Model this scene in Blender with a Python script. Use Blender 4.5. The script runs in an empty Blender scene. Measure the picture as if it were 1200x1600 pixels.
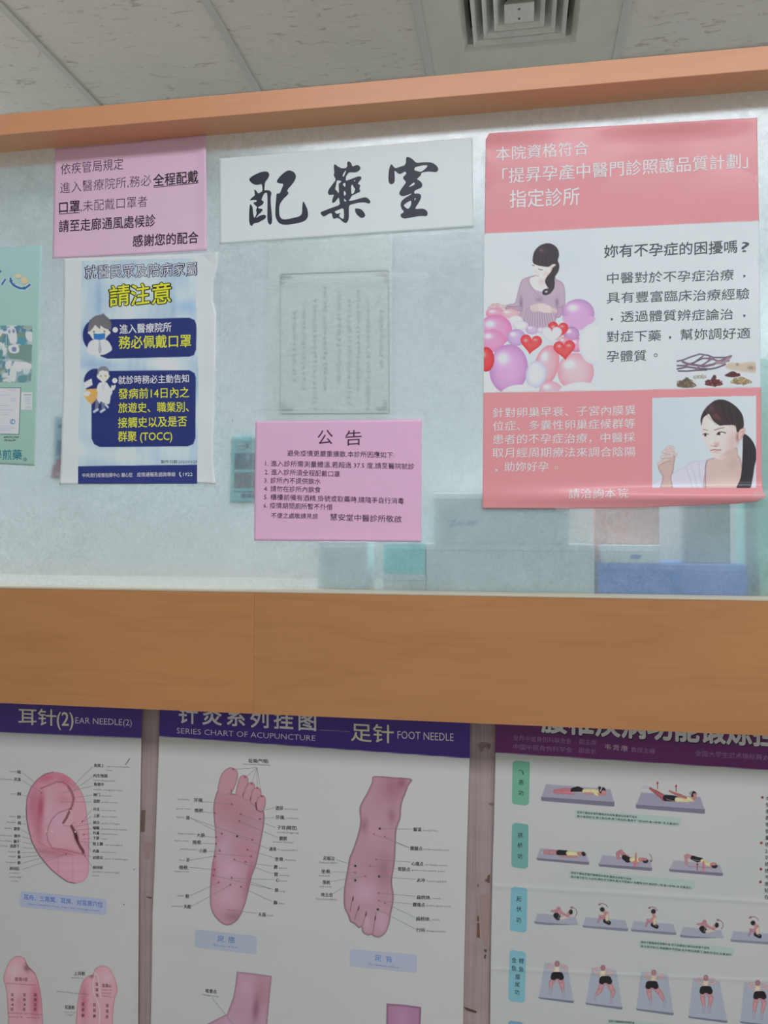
import bpy, bmesh, math, random
import numpy as np
from mathutils import Vector, Matrix
from mathutils.geometry import tessellate_polygon

# ------------------------------------------------------------------ camera
EYE = 1.55
F_PX = 1250.0
YAW, PITCH, ROLL = math.radians(9.4255), math.radians(1.855), math.radians(0.2892)
_cy, _sy, _cp, _sp, _cr, _sr = math.cos(YAW), math.sin(YAW), math.cos(PITCH), math.sin(PITCH), math.cos(ROLL), math.sin(ROLL)
FWD = np.array([-_sy * _cp, _cy * _cp, _sp])
_r = np.array([_cy, _sy, 0.0]); _u = np.cross(_r, FWD)
RGT, UP = _cr * _r + _sr * _u, -_sr * _r + _cr * _u
scene = bpy.context.scene
COL = scene.collection
cam_d = bpy.data.cameras.new('camera'); cam = bpy.data.objects.new('camera', cam_d); COL.objects.link(cam)
cam_d.sensor_fit = 'VERTICAL'; cam_d.sensor_height = 36.0; cam_d.sensor_width = 27.0
cam_d.lens = F_PX / 1600 * 36.0; cam_d.clip_start = 0.01
M = Matrix.Identity(4)
for i in range(3):
    M[i][0], M[i][1], M[i][2] = RGT[i], UP[i], -FWD[i]
M[2][3] = EYE
cam.matrix_world = M
scene.camera = cam

# ------------------------------------------------------------------ light and exposure
scene.view_settings.view_transform = 'Standard'; scene.view_settings.look = 'None'
scene.view_settings.exposure = 0.04; scene.view_settings.gamma = 1.0
scene.view_settings.use_curve_mapping = False
scene.cycles.use_denoising = True
scene.cycles.max_bounces = 8; scene.cycles.diffuse_bounces = 5; scene.cycles.transmission_bounces = 6
scene.cycles.transparent_max_bounces = 12
scene.cycles.caustics_reflective = False
w = bpy.data.worlds.new('world'); scene.world = w; w.use_nodes = True
w.node_tree.nodes['Background'].inputs[0].default_value = (0.9, 0.95, 1.0, 1)
w.node_tree.nodes['Background'].inputs[1].default_value = 0.25
CEIL = EYE + 1.553
def area(name, x, y, sx, sy, power, col=(0.955, 0.985, 1.06)):
    d = bpy.data.lights.new(name, 'AREA'); d.shape = 'RECTANGLE'; d.size = sx; d.size_y = sy
    d.energy = power; d.color = col
    o = bpy.data.objects.new(name, d); COL.objects.link(o); o.location = (x, y, CEIL - 0.015)
    return o
# ceiling troffers of the waiting room (camera side) and of the dispensary behind the glass, plus two added fill lamps
area('ceiling_light', -0.286, -0.35, 1.16, 0.56, 24)
area('ceiling_light', 0.913, -0.35, 1.16, 0.56, 24)
area('ceiling_light', 1.8, -2.3, 1.16, 0.56, 16)
for x_ in (-1.785, -0.585, 0.61, 1.81): area('ceiling_light', x_, 1.735, 0.56, 0.56, 18)
area('ceiling_light', 2.0, 4.0, 0.56, 0.9, 30)  # unseen lamp added for ambient light in the dispensary
area('ceiling_light', -2.3, 2.33, 0.5, 0.56, 18)  # second added ambient lamp, out of view to the left

# ------------------------------------------------------------------ projection helpers
G = 1.353            # glass plane
E_ = 0.06            # how far the wooden frame stands proud of the glass
def ray(x, y):
    return FWD * F_PX + RGT * (x - 600.0) - UP * (y - 800.0)
def on(x, y, Y):     # pixel -> point on the vertical plane y = Y
    d = ray(x, y); p = d * (Y / d[1]); return (p[0], p[1], p[2] + EYE)
def on_many(P, Yv):
    P = np.asarray(P, float)
    d = FWD[None] * F_PX + RGT[None] * (P[:, :1] - 600) - UP[None] * (P[:, 1:2] - 800)
    q = d * (np.asarray(Yv)[:, None] / d[:, 1:2]); q[:, 2] += EYE
    return q
def s2l(c):
    c = np.asarray(c, float) / 255.0
    return np.where(c <= 0.04045, c / 12.92, ((c + 0.055) / 1.055) ** 2.4)
K_UP = np.array([0.68, 0.73, 0.77])      # light level on the sheets stuck to the glass
K_LOW = np.array([0.58, 0.59, 0.59])     # light level on the wall charts
def alb(c, K):
    return np.clip(s2l(c) / K, 0.004, 0.88)

# ------------------------------------------------------------------ materials
MATS = {}
def nodes(name):
    m = bpy.data.materials.new(name); m.use_nodes = True
    nt = m.node_tree; return m, nt, nt.nodes['Principled BSDF']
def flat(rgb, K, rough=0.5, spec=0.4):
    c = alb(rgb, K); key = ('f', tuple(np.round(c, 4)), rough, spec)
    if key not in MATS:
        m, nt, b = nodes('ink'); b.inputs['Base Color'].default_value = (*c, 1)
        b.inputs['Roughness'].default_value = rough; b.inputs['Specular IOR Level'].default_value = spec
        m.diffuse_color = (*c, 1)
        # slight unevenness of the ink
        n = nt.nodes.new('ShaderNodeTexNoise'); n.inputs['Scale'].default_value = 60
        mr = nt.nodes.new('ShaderNodeMapRange'); mr.inputs[3].default_value = rough - 0.05; mr.inputs[4].default_value = rough + 0.05
        nt.links.new(n.outputs[0], mr.inputs[0]); nt.links.new(mr.outputs[0], b.inputs['Roughness'])
        MATS[key] = m
    return MATS[key]
def printed(rough=0.5, spec=0.4, coat=0.0):
    key = ('p', rough, spec, coat)
    if key not in MATS:
        m, nt, b = nodes('printed_paper')
        a = nt.nodes.new('ShaderNodeAttribute'); a.attribute_name = 'print'
        nt.links.new(a.outputs['Color'], b.inputs['Base Color'])
        b.inputs['Roughness'].default_value = rough; b.inputs['Specular IOR Level'].default_value = spec
        b.inputs['Coat Weight'].default_value = coat; b.inputs['Coat Roughness'].default_value = 0.15
        MATS[key] = m
    return MATS[key]

def thin_paper():
    if 'thin' not in MATS:
        m = printed(0.55).copy(); MATS['thin'] = m; nt = m.node_tree
        b = nt.nodes['Principled BSDF']; o = nt.nodes['Material Output']; at = [n for n in nt.nodes if n.type == 'ATTRIBUTE'][0]
        t = nt.nodes.new('ShaderNodeBsdfTranslucent'); nt.links.new(at.outputs['Color'], t.inputs[0])
        x = nt.nodes.new('ShaderNodeMixShader'); x.inputs[0].default_value = 0.7
        nt.links.new(b.outputs[0], x.inputs[1]); nt.links.new(t.outputs[0], x.inputs[2]); nt.links.new(x.outputs[0], o.inputs[0])
    return MATS['thin']
def link(name, verts, faces, mats, parent=None, midx=None, colors=None, smooth=False):
    me = bpy.data.meshes.new(name)
    me.from_pydata([tuple(v) for v in verts], [], [tuple(f) for f in faces])
    if not isinstance(mats, (list, tuple)): mats = [mats]
    for m in mats: me.materials.append(m)
    if midx is not None: me.polygons.foreach_set('material_index', list(midx))
    if colors is not None:
        ca = me.color_attributes.new('print', 'FLOAT_COLOR', 'POINT')
        c4 = np.ones((len(verts), 4)); c4[:, :3] = colors
        ca.data.foreach_set('color', c4.ravel())
    if smooth: me.polygons.foreach_set('use_smooth', [True] * len(me.polygons))
    me.update()
    o = bpy.data.objects.new(name, me); COL.objects.link(o)
    if parent:
        o.parent = parent
        o.matrix_parent_inverse = Matrix.Translation(-parent.location)
    return o
def tag(o, label, cat, group=None):
    o['label'] = label; o['category'] = cat
    if group: o['group'] = group
    return o
def thing(name, label, cat, loc, group=None):
    o = bpy.data.objects.new(name, None); COL.objects.link(o); o.location = loc; o.empty_display_size = 0.05
    return tag(o, label, cat, group)
def struct(o):
    o['kind'] = 'structure'; return o
BOXF = [(0, 1, 3, 2), (4, 6, 7, 5), (0, 4, 5, 1), (2, 3, 7, 6), (0, 2, 6, 4), (1, 5, 7, 3)]
def box(name, x0, x1, y0, y1, z0, z1, m, parent=None, bevel=0.0):
    v = [(x, y, z) for x in (x0, x1) for y in (y0, y1) for z in (z0, z1)]
    me = bpy.data.meshes.new(name); bm = bmesh.new()
    bv = [bm.verts.new(p) for p in v]
    for f in BOXF: bm.faces.new([bv[i] for i in f])
    bmesh.ops.recalc_face_normals(bm, faces=bm.faces)
    if bevel: bmesh.ops.bevel(bm, geom=bm.edges[:], offset=bevel, segments=2, affect='EDGES', profile=0.5)
    bm.to_mesh(me); bm.free(); me.materials.append(m)
    o = bpy.data.objects.new(name, me); COL.objects.link(o)
    if parent:
        o.parent = parent; o.matrix_parent_inverse = Matrix.Translation(-parent.location)
    return o
def S(pts, ox, oy, s):
    return [(ox + p[0] / s, oy + p[1] / s) for p in pts]
def chaikin(p, n=1, q=0.25):
    for _ in range(n):
        o = []
        for i in range(len(p)):
            a, b = p[i], p[(i + 1) % len(p)]
            o += [(a[0] * (1 - q) + b[0] * q, a[1] * (1 - q) + b[1] * q), (a[0] * q + b[0] * (1 - q), a[1] * q + b[1] * (1 - q))]
        p = o
    return p
def cr_closed(p, n=5):
    p = np.asarray(p, float); N = len(p); out = []
    for i in range(N):
        a, b, c, d = p[i - 1], p[i], p[(i + 1) % N], p[(i + 2) % N]
        for k in range(n):
            t = k / n
            out.append(0.5 * (2 * b + (c - a) * t + (2 * a - 5 * b + 4 * c - d) * t * t + (3 * b - a - 3 * c + d) * t ** 3))
    return np.array(out)

# ------------------------------------------------------------------ text from the built-in font
_tc = {}
def glyphs(s, off, sp, res):
    key = (s, off, sp, res)
    if key not in _tc:
        c = bpy.data.curves.new('t', 'FONT'); c.body = s; c.size = 1.0; c.offset = off; c.space_character = sp
        c.resolution_u = res; c.fill_mode = 'FRONT'
        o = bpy.data.objects.new('t', c); COL.objects.link(o)
        bpy.context.view_layer.update()
        me = bpy.data.meshes.new_from_object(o.evaluated_get(bpy.context.evaluated_depsgraph_get()))
        n = len(me.vertices); co = np.zeros(n * 3); me.vertices.foreach_get('co', co)
        _tc[key] = (co.reshape(n, 3)[:, :2], [tuple(p.vertices) for p in me.polygons])
        bpy.data.objects.remove(o); bpy.data.curves.remove(c); bpy.data.meshes.remove(me)
    return _tc[key]

class Ink:
    """collects flat printed shapes (lettering, lines, blocks) of one part and lays them on a sheet"""
    def __init__(s, surf, K, rough=0.5):
        s.surf, s.K, s.rough = surf, K, rough; s.B = {}; s.key = None; s.part = None
    def _add(s, P, faces, col, lift):
        P = np.asarray(P, float)
        b = s.B.setdefault(s.part or s.key or 'printed_text', dict(v=[], f=[], mi=[], m=[], n=0))
        Y = s.surf(P[:, 0], P[:, 1]) - lift
        b['v'].append(on_many(P, Y)); m = flat(col, s.K, s.rough)
        if m not in b['m']: b['m'].append(m)
        k = b['m'].index(m); n = b['n']
        b['f'] += [tuple(i + n for i in f) for f in faces]; b['mi'] += [k] * len(faces); b['n'] += len(P)
    def text(s, t, x0, y0, x1, y1, h, col, off=0.0, sp=1.0, kai=0.0, lean=0.0, lift=0.0004, res=None, latin=False, mirror=False):
        s.key = ('text_line', len(s.B)) if h >= 7.5 else None
        if latin: h = h * 1.275
        if res is None: res = 1 if h < 9 else (2 if h < 17 else 4)
        bold = max(off, 0.0); co, fs = glyphs(t, min(off, 0.0), sp, res)
        if len(co) == 0: return
        x, y = co[:, 0], co[:, 1]; a, b = x.min(), x.max()
        u = (x - a) / (b - a); em = h / 0.88
        v = y - (0.343 if latin else 0.362)
        if kai:
            cell = np.floor(x / sp + 0.02); fx = x / sp - cell - 0.5
            v = v + kai * fx
        L = math.hypot(x1 - x0, y1 - y0); dx, dy = (x1 - x0), (y1 - y0)
        if mirror: u = 1 - u
        P = np.stack([x0 + dx * u + lean * v * em, y0 + dy * u - v * em], 1)
        if bold:          # heavier weight: the same strokes laid side by side
            n = 8 if bold > 0.025 else 4; r_ = bold * em
            if h < 8 and not latin: n = 2
            for i in range(n):
                a = 2 * math.pi * (i + (0.5 if n == 4 else 0)) / n
                s._add(P + np.array([math.cos(a) * r_, math.sin(a) * r_]), fs, col, lift + i * 1.2e-5)
        else: s._add(P, fs, col, lift)
        s.key = None
    def poly(s, pts, col, holes=(), lift=0.0003, smooth=0):
        loops = [list(map(tuple, pts))] + [list(map(tuple, h)) for h in holes]
        if smooth: loops = [chaikin(l, smooth) for l in loops]
        tri = tessellate_polygon([[Vector((p[0], p[1], 0)) for p in l] for l in loops])
        s._add([p for l in loops for p in l], tri, col, lift)
    def disc(s, x, y, r, col, lift=0.0004, ry=None, n=20):
        ry = ry or r
        s.poly([(x + r * math.cos(2 * math.pi * i / n), y + ry * math.sin(2 * math.pi * i / n)) for i in range(n)], col, lift=lift)
    def rrect(s, c4, r, col, lift=0.00025, n=5):
        c4 = [np.array(c, float) for c in c4]; out = []
        for i in range(4):
            c = c4[i]; a = c4[i - 1] - c; b = c4[(i + 1) % 4] - c
            a = a / np.linalg.norm(a) * r; b = b / np.linalg.norm(b) * r
            for k in range(n + 1):
                t = k / n; out.append(tuple(c + a * (1 - t) ** 2 + b * t ** 2))
        s.key = ('label_panel', len(s.B))
        # sliced into small cells so that it follows the sheet's creases
        P = np.array(out); y0, y1 = P[:, 1].min() + 0.01, P[:, 1].max() - 0.01; ny = max(3, int((y1 - y0) / 2.5)); nx = max(3, int((P[:, 0].max() - P[:, 0].min()) / 12)); V = []
        for y in np.linspace(y0, y1, ny + 1):
            xs = [a[0] + (b[0] - a[0]) * (y - a[1]) / (b[1] - a[1]) for a, b in zip(P, np.roll(P, -1, 0)) if (a[1] > y) != (b[1] > y)]
            for x in np.linspace(min(xs), max(xs), nx + 1): V.append((x, y))
        s._add(V, [(j * (nx + 1) + i, j * (nx + 1) + i + 1, (j + 1) * (nx + 1) + i + 1, (j + 1) * (nx + 1) + i) for j in range(ny) for i in range(nx)], col, lift); s.key = None
    def line(s, pts, wd, col, lift=0.00035, closed=False):
        pts = [np.array(p, float) for p in pts]
        if closed: pts = pts + [pts[0]]
        for a, b in zip(pts[:-1], pts[1:]):
            d = b - a; L = np.linalg.norm(d)
            if L < 1e-6: continue
            d /= L; n = np.array([-d[1], d[0]]) * wd / 2; k = max(1, int(L / 25))
            P = []
            for i in range(k + 1):
                c = a + (b - a) * i / k; P += [c + n, c - n]
            s._add(P, [(2 * i, 2 * i + 1, 2 * i + 3, 2 * i + 2) for i in range(k)], col, lift)
    def done(s, name, parent):
        o = None
        for k, b in s.B.items():
            nm = k if isinstance(k, str) else k[0]
            if nm == 'printed_text': nm = name
            o = link(nm, np.concatenate(b['v']), b['f'], b['m'], parent, b['mi'])
        return o

class Canvas:
    """a printed picture painted on a fine grid of vertices"""
    def __init__(s, x0, y0, x1, y1, step, bg):
        s.xs = np.arange(x0, x1 + step * 0.5, step); s.ys = np.arange(y0, y1 + step * 0.5, step)
        s.X, s.Y = np.meshgrid(s.xs, s.ys); s.step = step
        s.C = np.zeros(s.X.shape + (3,)); s.C[:] = bg; s.A = np.zeros(s.X.shape); s.bg = bg
    def _sub(s, P, pad):
        x0, y0 = P.min(0) - pad; x1, y1 = P.max(0) + pad
        i0, i1 = np.searchsorted(s.xs, [x0, x1]); j0, j1 = np.searchsorted(s.ys, [y0, y1])
        return slice(j0, j1), slice(i0, i1)
    def _mix(s, sl, a, col):
        a3 = a[..., None]; col = np.asarray(col, float)
        s.C[sl] = s.C[sl] * (1 - a3) + col * a3; s.A[sl] = np.maximum(s.A[sl], a)
    def sdf(s, P, sl, closed=True):
        X, Y = s.X[sl], s.Y[sl]; d = np.full(X.shape, 1e9); ins = np.zeros(X.shape, bool)
        n = len(P)
        for i in range(n if closed else n - 1):
            a, b = P[i], P[(i + 1) % n]; e = b - a; L = e @ e + 1e-9
            t = np.clip(((X - a[0]) * e[0] + (Y - a[1]) * e[1]) / L, 0, 1)
            d = np.minimum(d, np.hypot(X - a[0] - t * e[0], Y - a[1] - t * e[1]))
            if closed and a[1] != b[1]:
                c = (a[1] > Y) != (b[1] > Y)
                ins ^= c & (X < (b[0] - a[0]) * (Y - a[1]) / (b[1] - a[1]) + a[0])
        return np.where(ins, -d, d) if closed else d
    def poly(s, pts, col, feather=0.8, smooth=True, rim=None, rimw=3.0, alpha=1.0, shade=None):
        P = cr_closed(pts, 4) if smooth else np.asarray(pts, float)
        sl = s._sub(P, feather * 2 + 1)
        if s.X[sl].size == 0: return
        d = s.sdf(P, sl); a = np.clip(0.5 - d / feather, 0, 1) * alpha
        col = np.broadcast_to(np.asarray(col, float), s.X[sl].shape + (3,)).copy()
        if shade is not None: col = col * shade(s.X[sl], s.Y[sl])[..., None]
        if rim is not None:
            t = np.clip(1 + d / rimw, 0, 1)[..., None] ** 1.5; col = col * (1 - t) + np.asarray(rim, float) * t
        s._mix(sl, a, np.clip(col, 0, 255))
    def ball(s, x, y, rx, ry, col, rim=None, hi=None, rot=0.0, feather=0.9, alpha=1.0, hx=-0.35, hy=-0.4):
        c, q = math.cos(rot), math.sin(rot); R = max(rx, ry) + 2
        sl = s._sub(np.array([[x - R, y - R], [x + R, y + R]]), 0)
        if s.X[sl].size == 0: return
        dx, dy = s.X[sl] - x, s.Y[sl] - y
        u, v = (dx * c + dy * q) / rx, (-dx * q + dy * c) / ry
        r = np.hypot(u, v); a = np.clip(0.5 + (1 - r) * min(rx, ry) / feather, 0, 1) * alpha
        cc = np.broadcast_to(np.asarray(col, float), r.shape + (3,)).copy()
        if rim is not None:
            t = np.clip(r, 0, 1)[..., None] ** 3; cc = cc * (1 - t) + np.asarray(rim, float) * t
        if hi is not None:
            g = np.exp(-(((u - hx) / 0.33) ** 2 + ((v - hy) / 0.25) ** 2))[..., None]; cc = cc * (1 - g) + np.asarray(hi, float) * g
        s._mix(sl, a, cc)
    def blob(s, x, y, rx, ry, col, alpha=0.6, rot=0.0, within=None):
        c, q = math.cos(rot), math.sin(rot); R = max(rx, ry) * 2.4
        sl = s._sub(np.array([[x - R, y - R], [x + R, y + R]]), 0)
        if s.X[sl].size == 0: return
        dx, dy = s.X[sl] - x, s.Y[sl] - y
        g = np.exp(-(((dx * c + dy * q) / rx) ** 2 + ((-dx * q + dy * c) / ry) ** 2)) * alpha
        a3 = (g * (s.A[sl] > 0.3 if within is None else 1))[..., None]
        s.C[sl] = s.C[sl] * (1 - a3) + np.asarray(col, float) * a3
    def line(s, pts, wd, col, alpha=1.0, feather=0.8, keep=False):
        P = np.asarray(pts, float); sl = s._sub(P, wd + 2)
        if s.X[sl].size == 0: return
        d = s.sdf(P, sl, False); a = np.clip(0.5 + (wd / 2 - d) / feather, 0, 1) * alpha
        if keep: a = a * (s.A[sl] > 0.3)
        s._mix(sl, a, col)
    def cap(s, pts, col):          # tapering limb: (x, y, r) joints
        for (x0, y0, r0), (x1, y1, r1) in zip(pts[:-1], pts[1:]):
            P = np.array([[x0, y0], [x1, y1]], float); sl = s._sub(P, max(r0, r1) + 1)
            if s.X[sl].size == 0: continue
            X, Y = s.X[sl], s.Y[sl]; e = P[1] - P[0]; L = e @ e + 1e-9
            t = np.clip(((X - x0) * e[0] + (Y - y0) * e[1]) / L, 0, 1)
            d = np.hypot(X - x0 - t * e[0], Y - y0 - t * e[1]) - (r0 + (r1 - r0) * t)
            sh = 1.0 - 0.16 * np.clip(1 + d / max(r0, r1), 0, 1) ** 2
            s._mix(sl, np.clip(0.5 - d / 0.7, 0, 1), np.asarray(col, float) * sh[..., None])
    def full(s): s.A[:] = 1
    def mesh(s, name, surf, K, parent, lift=0.00015, rough=0.5, clip=None, coat=0.0):
        ok = s.A > 0.01
        if clip is not None: ok &= clip(s.X, s.Y)
        q = ok[:-1, :-1] & ok[1:, :-1] & ok[1:, 1:] & ok[:-1, 1:]
        if clip is None: q = (ok[:-1, :-1] | ok[1:, :-1] | ok[1:, 1:] | ok[:-1, 1:])
        n, m = s.X.shape; idx = np.arange(n * m).reshape(n, m)
        F = np.stack([idx[:-1, :-1][q], idx[1:, :-1][q], idx[1:, 1:][q], idx[:-1, 1:][q]], 1)
        used = np.unique(F); mp = np.full(n * m, -1); mp[used] = np.arange(len(used)); F = mp[F]
        P = np.stack([s.X.ravel()[used], s.Y.ravel()[used]], 1)
        V = on_many(P, surf(P[:, 0], P[:, 1]) - lift)
        C = alb(s.C.reshape(-1, 3)[used], K)
        return link(name, V, F.tolist(), printed(rough, 0.4, coat), parent, colors=C, smooth=True)

def sheet(name, left, right, top, bottom, surf, K, colfn, parent, step=4.0, rough=0.5, coat=0.0, thick=True, ny=None, edge=None, mat=None):
    """a sheet of paper between four border polylines (pixels on its plane); colfn(u, v, x, y) gives its print colour"""
    def ev(P, t):
        P = np.asarray(P, float); L = np.concatenate([[0], np.cumsum(np.hypot(*np.diff(P, axis=0).T))]); L /= L[-1]
        return np.stack([np.interp(t, L, P[:, 0]), np.interp(t, L, P[:, 1])], -1)
    W = math.hypot(top[-1][0] - top[0][0], top[-1][1] - top[0][1]); H = math.hypot(left[-1][0] - left[0][0], left[-1][1] - left[0][1])
    nu, nv = max(2, int(W / step)), max(2, int(H / step))
    u = np.linspace(0, 1, nu + 1); v = np.linspace(0, 1, nv + 1)
    Tp, Bt, Lf, Rt = ev(top, u), ev(bottom, u), ev(left, v), ev(right, v)
    U, V = np.meshgrid(u, v)
    P = ((1 - V)[..., None] * Tp[None] + V[..., None] * Bt[None] + (1 - U)[..., None] * Lf[:, None] + U[..., None] * Rt[:, None]
         - (1 - U)[..., None] * (1 - V)[..., None] * Tp[0] - U[..., None] * (1 - V)[..., None] * Tp[-1]
         - (1 - U)[..., None] * V[..., None] * Bt[0] - U[..., None] * V[..., None] * Bt[-1])
    Pf = P.reshape(-1, 2); Y = surf(Pf[:, 0], Pf[:, 1])
    X = on_many(Pf, Y)
    C = np.zeros((len(Pf), 3)); C[:] = colfn(U.ravel(), V.ravel(), Pf[:, 0], Pf[:, 1])
    n1 = nu + 1; idx = np.arange((nu + 1) * (nv + 1)).reshape(nv + 1, nu + 1)
    F = np.stack([idx[:-1, :-1], idx[1:, :-1], idx[1:, 1:], idx[:-1, 1:]], -1).reshape(-1, 4)
    N = len(Pf)
    if thick:                                # paper has a back and cut edges
        Xb = X.copy(); Xb[:, 1] += 0.00025; X = np.concatenate([X, Xb]); C = np.concatenate([C, C])
        Fb = F[:, ::-1] + N
        b = list(idx[0, :]) + list(idx[1:, -1]) + list(idx[-1, -2::-1]) + list(idx[-2:0:-1, 0])
        E = [(b[i], b[(i + 1) % len(b)], b[(i + 1) % len(b)] + N, b[i] + N) for i in range(len(b))]
        F = np.concatenate([F, Fb, np.array(E)])
    return link(name, X, F.tolist(), mat or printed(rough, 0.4, coat), parent, colors=alb(C, K), smooth=True)

def plane_surf(Y):
    return lambda x, y: np.full(np.shape(x), Y, float)
def noise2(x, y, seed, scale):
    r = np.random.RandomState(seed); o = np.zeros(np.shape(x))
    for k in range(7):
        a, f, p = r.rand() * 6.28, (0.5 + r.rand()) / scale, r.rand() * 6.28
        o = o + np.sin((x * math.cos(a) + y * math.sin(a)) * f * 6.28 + p + 1.3 * np.sin(y * f * 2.1 + k))
    return o / 7
# ================================================================== SETTING
def nn(nt, t, **k):
    n = nt.nodes.new(t)
    for a, v in k.items(): n.inputs[a].default_value = v
    return n
def ramp(nt, src, stops):
    r = nt.nodes.new('ShaderNodeValToRGB'); nt.links.new(src, r.inputs[0])
    e = r.color_ramp.elements
    while len(e) > 2: e.remove(e[-1])
    while len(e) < len(stops): e.new(0.5)
    for el, (p, c) in zip(e, stops): el.position = p; el.color = (*c, 1)
    return r
def mixc(nt, fac, a, b, mode='MIX'):
    m = nt.nodes.new('ShaderNodeMix'); m.data_type = 'RGBA'; m.blend_type = mode
    for i, v in ((0, fac), (6, a), (7, b)):
        if hasattr(v, 'links') or hasattr(v, 'is_output'): nt.links.new(v, m.inputs[i])
        elif i == 0: m.inputs[0].default_value = v
        else: m.inputs[i].default_value = (*v, 1)
    return m.outputs[2]
def coords(nt, scale=(1, 1, 1), loc=(0, 0, 0)):
    t = nt.nodes.new('ShaderNodeTexCoord'); m = nt.nodes.new('ShaderNodeMapping')
    m.inputs['Scale'].default_value = scale; m.inputs['Location'].default_value = loc
    nt.links.new(t.outputs['Object'], m.inputs[0]); return m.outputs[0]

def wood(name, dark, mid, light, seed=0.0, rough=0.42):
    m, nt, b = nodes(name)
    c = coords(nt, (0.9, 1, 7), (seed, seed * 1.7, seed * 0.3))
    n1 = nn(nt, 'ShaderNodeTexNoise', Scale=2.2, Detail=3.0, Roughness=0.5, Distortion=0.3); nt.links.new(c, n1.inputs[0])
    # cathedral figure: contour bands of a slow field
    mul = nt.nodes.new('ShaderNodeMath'); mul.operation = 'MULTIPLY'; mul.inputs[1].default_value = 9.0
    nt.links.new(n1.outputs[0], mul.inputs[0])
    fr = nt.nodes.new('ShaderNodeMath'); fr.operation = 'PINGPONG'; fr.inputs[1].default_value = 1.0; nt.links.new(mul.outputs[0], fr.inputs[0])
    c2 = coords(nt, (2.5, 1, 60), (seed, 0, seed))
    n2 = nn(nt, 'ShaderNodeTexNoise', Scale=3.0, Detail=6.0, Roughness=0.65); nt.links.new(c2, n2.inputs[0])
    c3 = coords(nt, (1.6, 1, 3.0), (seed * 2, 0, seed))
    n3 = nn(nt, 'ShaderNodeTexNoise', Scale=1.6, Detail=2.0); nt.links.new(c3, n3.inputs[0])
    r1 = ramp(nt, fr.outputs[0], [(0.0, dark), (0.45, mid), (1.0, mid)])
    r2 = ramp(nt, n2.outputs[0], [(0.3, dark), (0.55, mid), (0.75, light)])
    x = mixc(nt, 0.45, r1.outputs[0], r2.outputs[0])
    r3 = ramp(nt, n3.outputs[0], [(0.3, mid), (0.7, light)])
    x = mixc(nt, 0.5, x, r3.outputs[0])
    nt.links.new(x, b.inputs['Base Color']); b.inputs['Roughness'].default_value = rough
    b.inputs['Specular IOR Level'].default_value = 0.35
    return m
panel_wood = wood('beech_laminate', (0.41, 0.17, 0.06), (0.52, 0.235, 0.09), (0.59, 0.28, 0.107), 3.1)
panel_wood2 = wood('beech_laminate', (0.40, 0.17, 0.062), (0.50, 0.233, 0.093), (0.57, 0.28, 0.11), 8.7)
rail_wood = wood('pale_beech_laminate', (0.68, 0.31, 0.16), (0.76, 0.355, 0.185), (0.82, 0.395, 0.21), 5.3, 0.36)

z_top = on(600, 125, G - E_)[2]; z_railbot = on(600, 160, G - E_)[2]
z_ledge = on(600, 929.5, G - E_)[2]; z_panelbot = on(600, 1124, G - E_)[2]
XL, XR = -2.6, 2.6
struct(box('trim_1', XL, XR, G - E_, G + E_, z_railbot, z_top, rail_wood, bevel=0.0012))
x_seam = on(397, 1000, G - E_)[0]
struct(box('trim_2', XL, x_seam - 0.00012, G - E_, G + E_, z_panelbot, z_ledge, panel_wood))
struct(box('trim_3', x_seam + 0.00012, XR, G - E_, G + E_, z_panelbot, z_ledge, panel_wood2))
cream, nt, b = nodes('cream_ledge'); b.inputs['Base Color'].default_value = (0.60, 0.55, 0.42, 1); b.inputs['Roughness'].default_value = 0.5
n = nn(nt, 'ShaderNodeTexNoise', Scale=25.0); r = ramp(nt, n.outputs[0], [(0.3, (0.52, 0.47, 0.36)), (0.7, (0.68, 0.63, 0.5))]); nt.links.new(r.outputs[0], b.inputs['Base Color'])
struct(box('trim_4', XL, XR, G - E_ + 0.0005, G - 0.0005, z_ledge, z_ledge + 0.004, cream, bevel=0.001))

# ---- textured obscure glass
gm, nt, b = nodes('obscure_glass')
out = nt.nodes['Material Output']
c = coords(nt, (1, 1, 1))
big = nn(nt, 'ShaderNodeTexNoise', Scale=2.3, Detail=6.0, Roughness=0.62); nt.links.new(c, big.inputs[0])
fine = nn(nt, 'ShaderNodeTexNoise', Scale=70.0, Detail=8.0, Roughness=0.7, Distortion=1.6); nt.links.new(c, fine.inputs[0])
mid_ = nn(nt, 'ShaderNodeTexNoise', Scale=14.0, Detail=6.0, Roughness=0.65, Distortion=1.0); nt.links.new(c, mid_.inputs[0])
nt.nodes.remove(b)
bump = nn(nt, 'ShaderNodeBump', Strength=0.22, Distance=0.0015); nt.links.new(fine.outputs[0], bump.inputs['Height'])
clr = nt.nodes.new('ShaderNodeBsdfTransparent'); clr.inputs[0].default_value = (0.84, 0.925, 0.93, 1)
trl = nt.nodes.new('ShaderNodeBsdfTranslucent'); trl.inputs[0].default_value = (0.80, 0.90, 0.92, 1)
gl = nt.nodes.new('ShaderNodeBsdfPrincipled')      # etched, slightly milky face
gl.inputs['Roughness'].default_value = 0.33; gl.inputs['Specular IOR Level'].default_value = 0.5
rc = ramp(nt, mid_.outputs[0], [(0.25, (0.40, 0.49, 0.49)), (0.55, (0.53, 0.63, 0.64)), (0.8, (0.66, 0.76, 0.78))])
fr_ = ramp(nt, fine.outputs[0], [(0.40, (0.72, 0.74, 0.74)), (0.50, (1, 1, 1)), (0.60, (1, 1, 1)), (0.66, (1.32, 1.28, 1.28))])
pk = ramp(nt, big.outputs[0], [(0.44, (0, 0, 0)), (0.56, (1, 1, 1))])
mot = mixc(nt, pk.outputs[0], (1, 1, 1), fr_.outputs[0])
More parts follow.
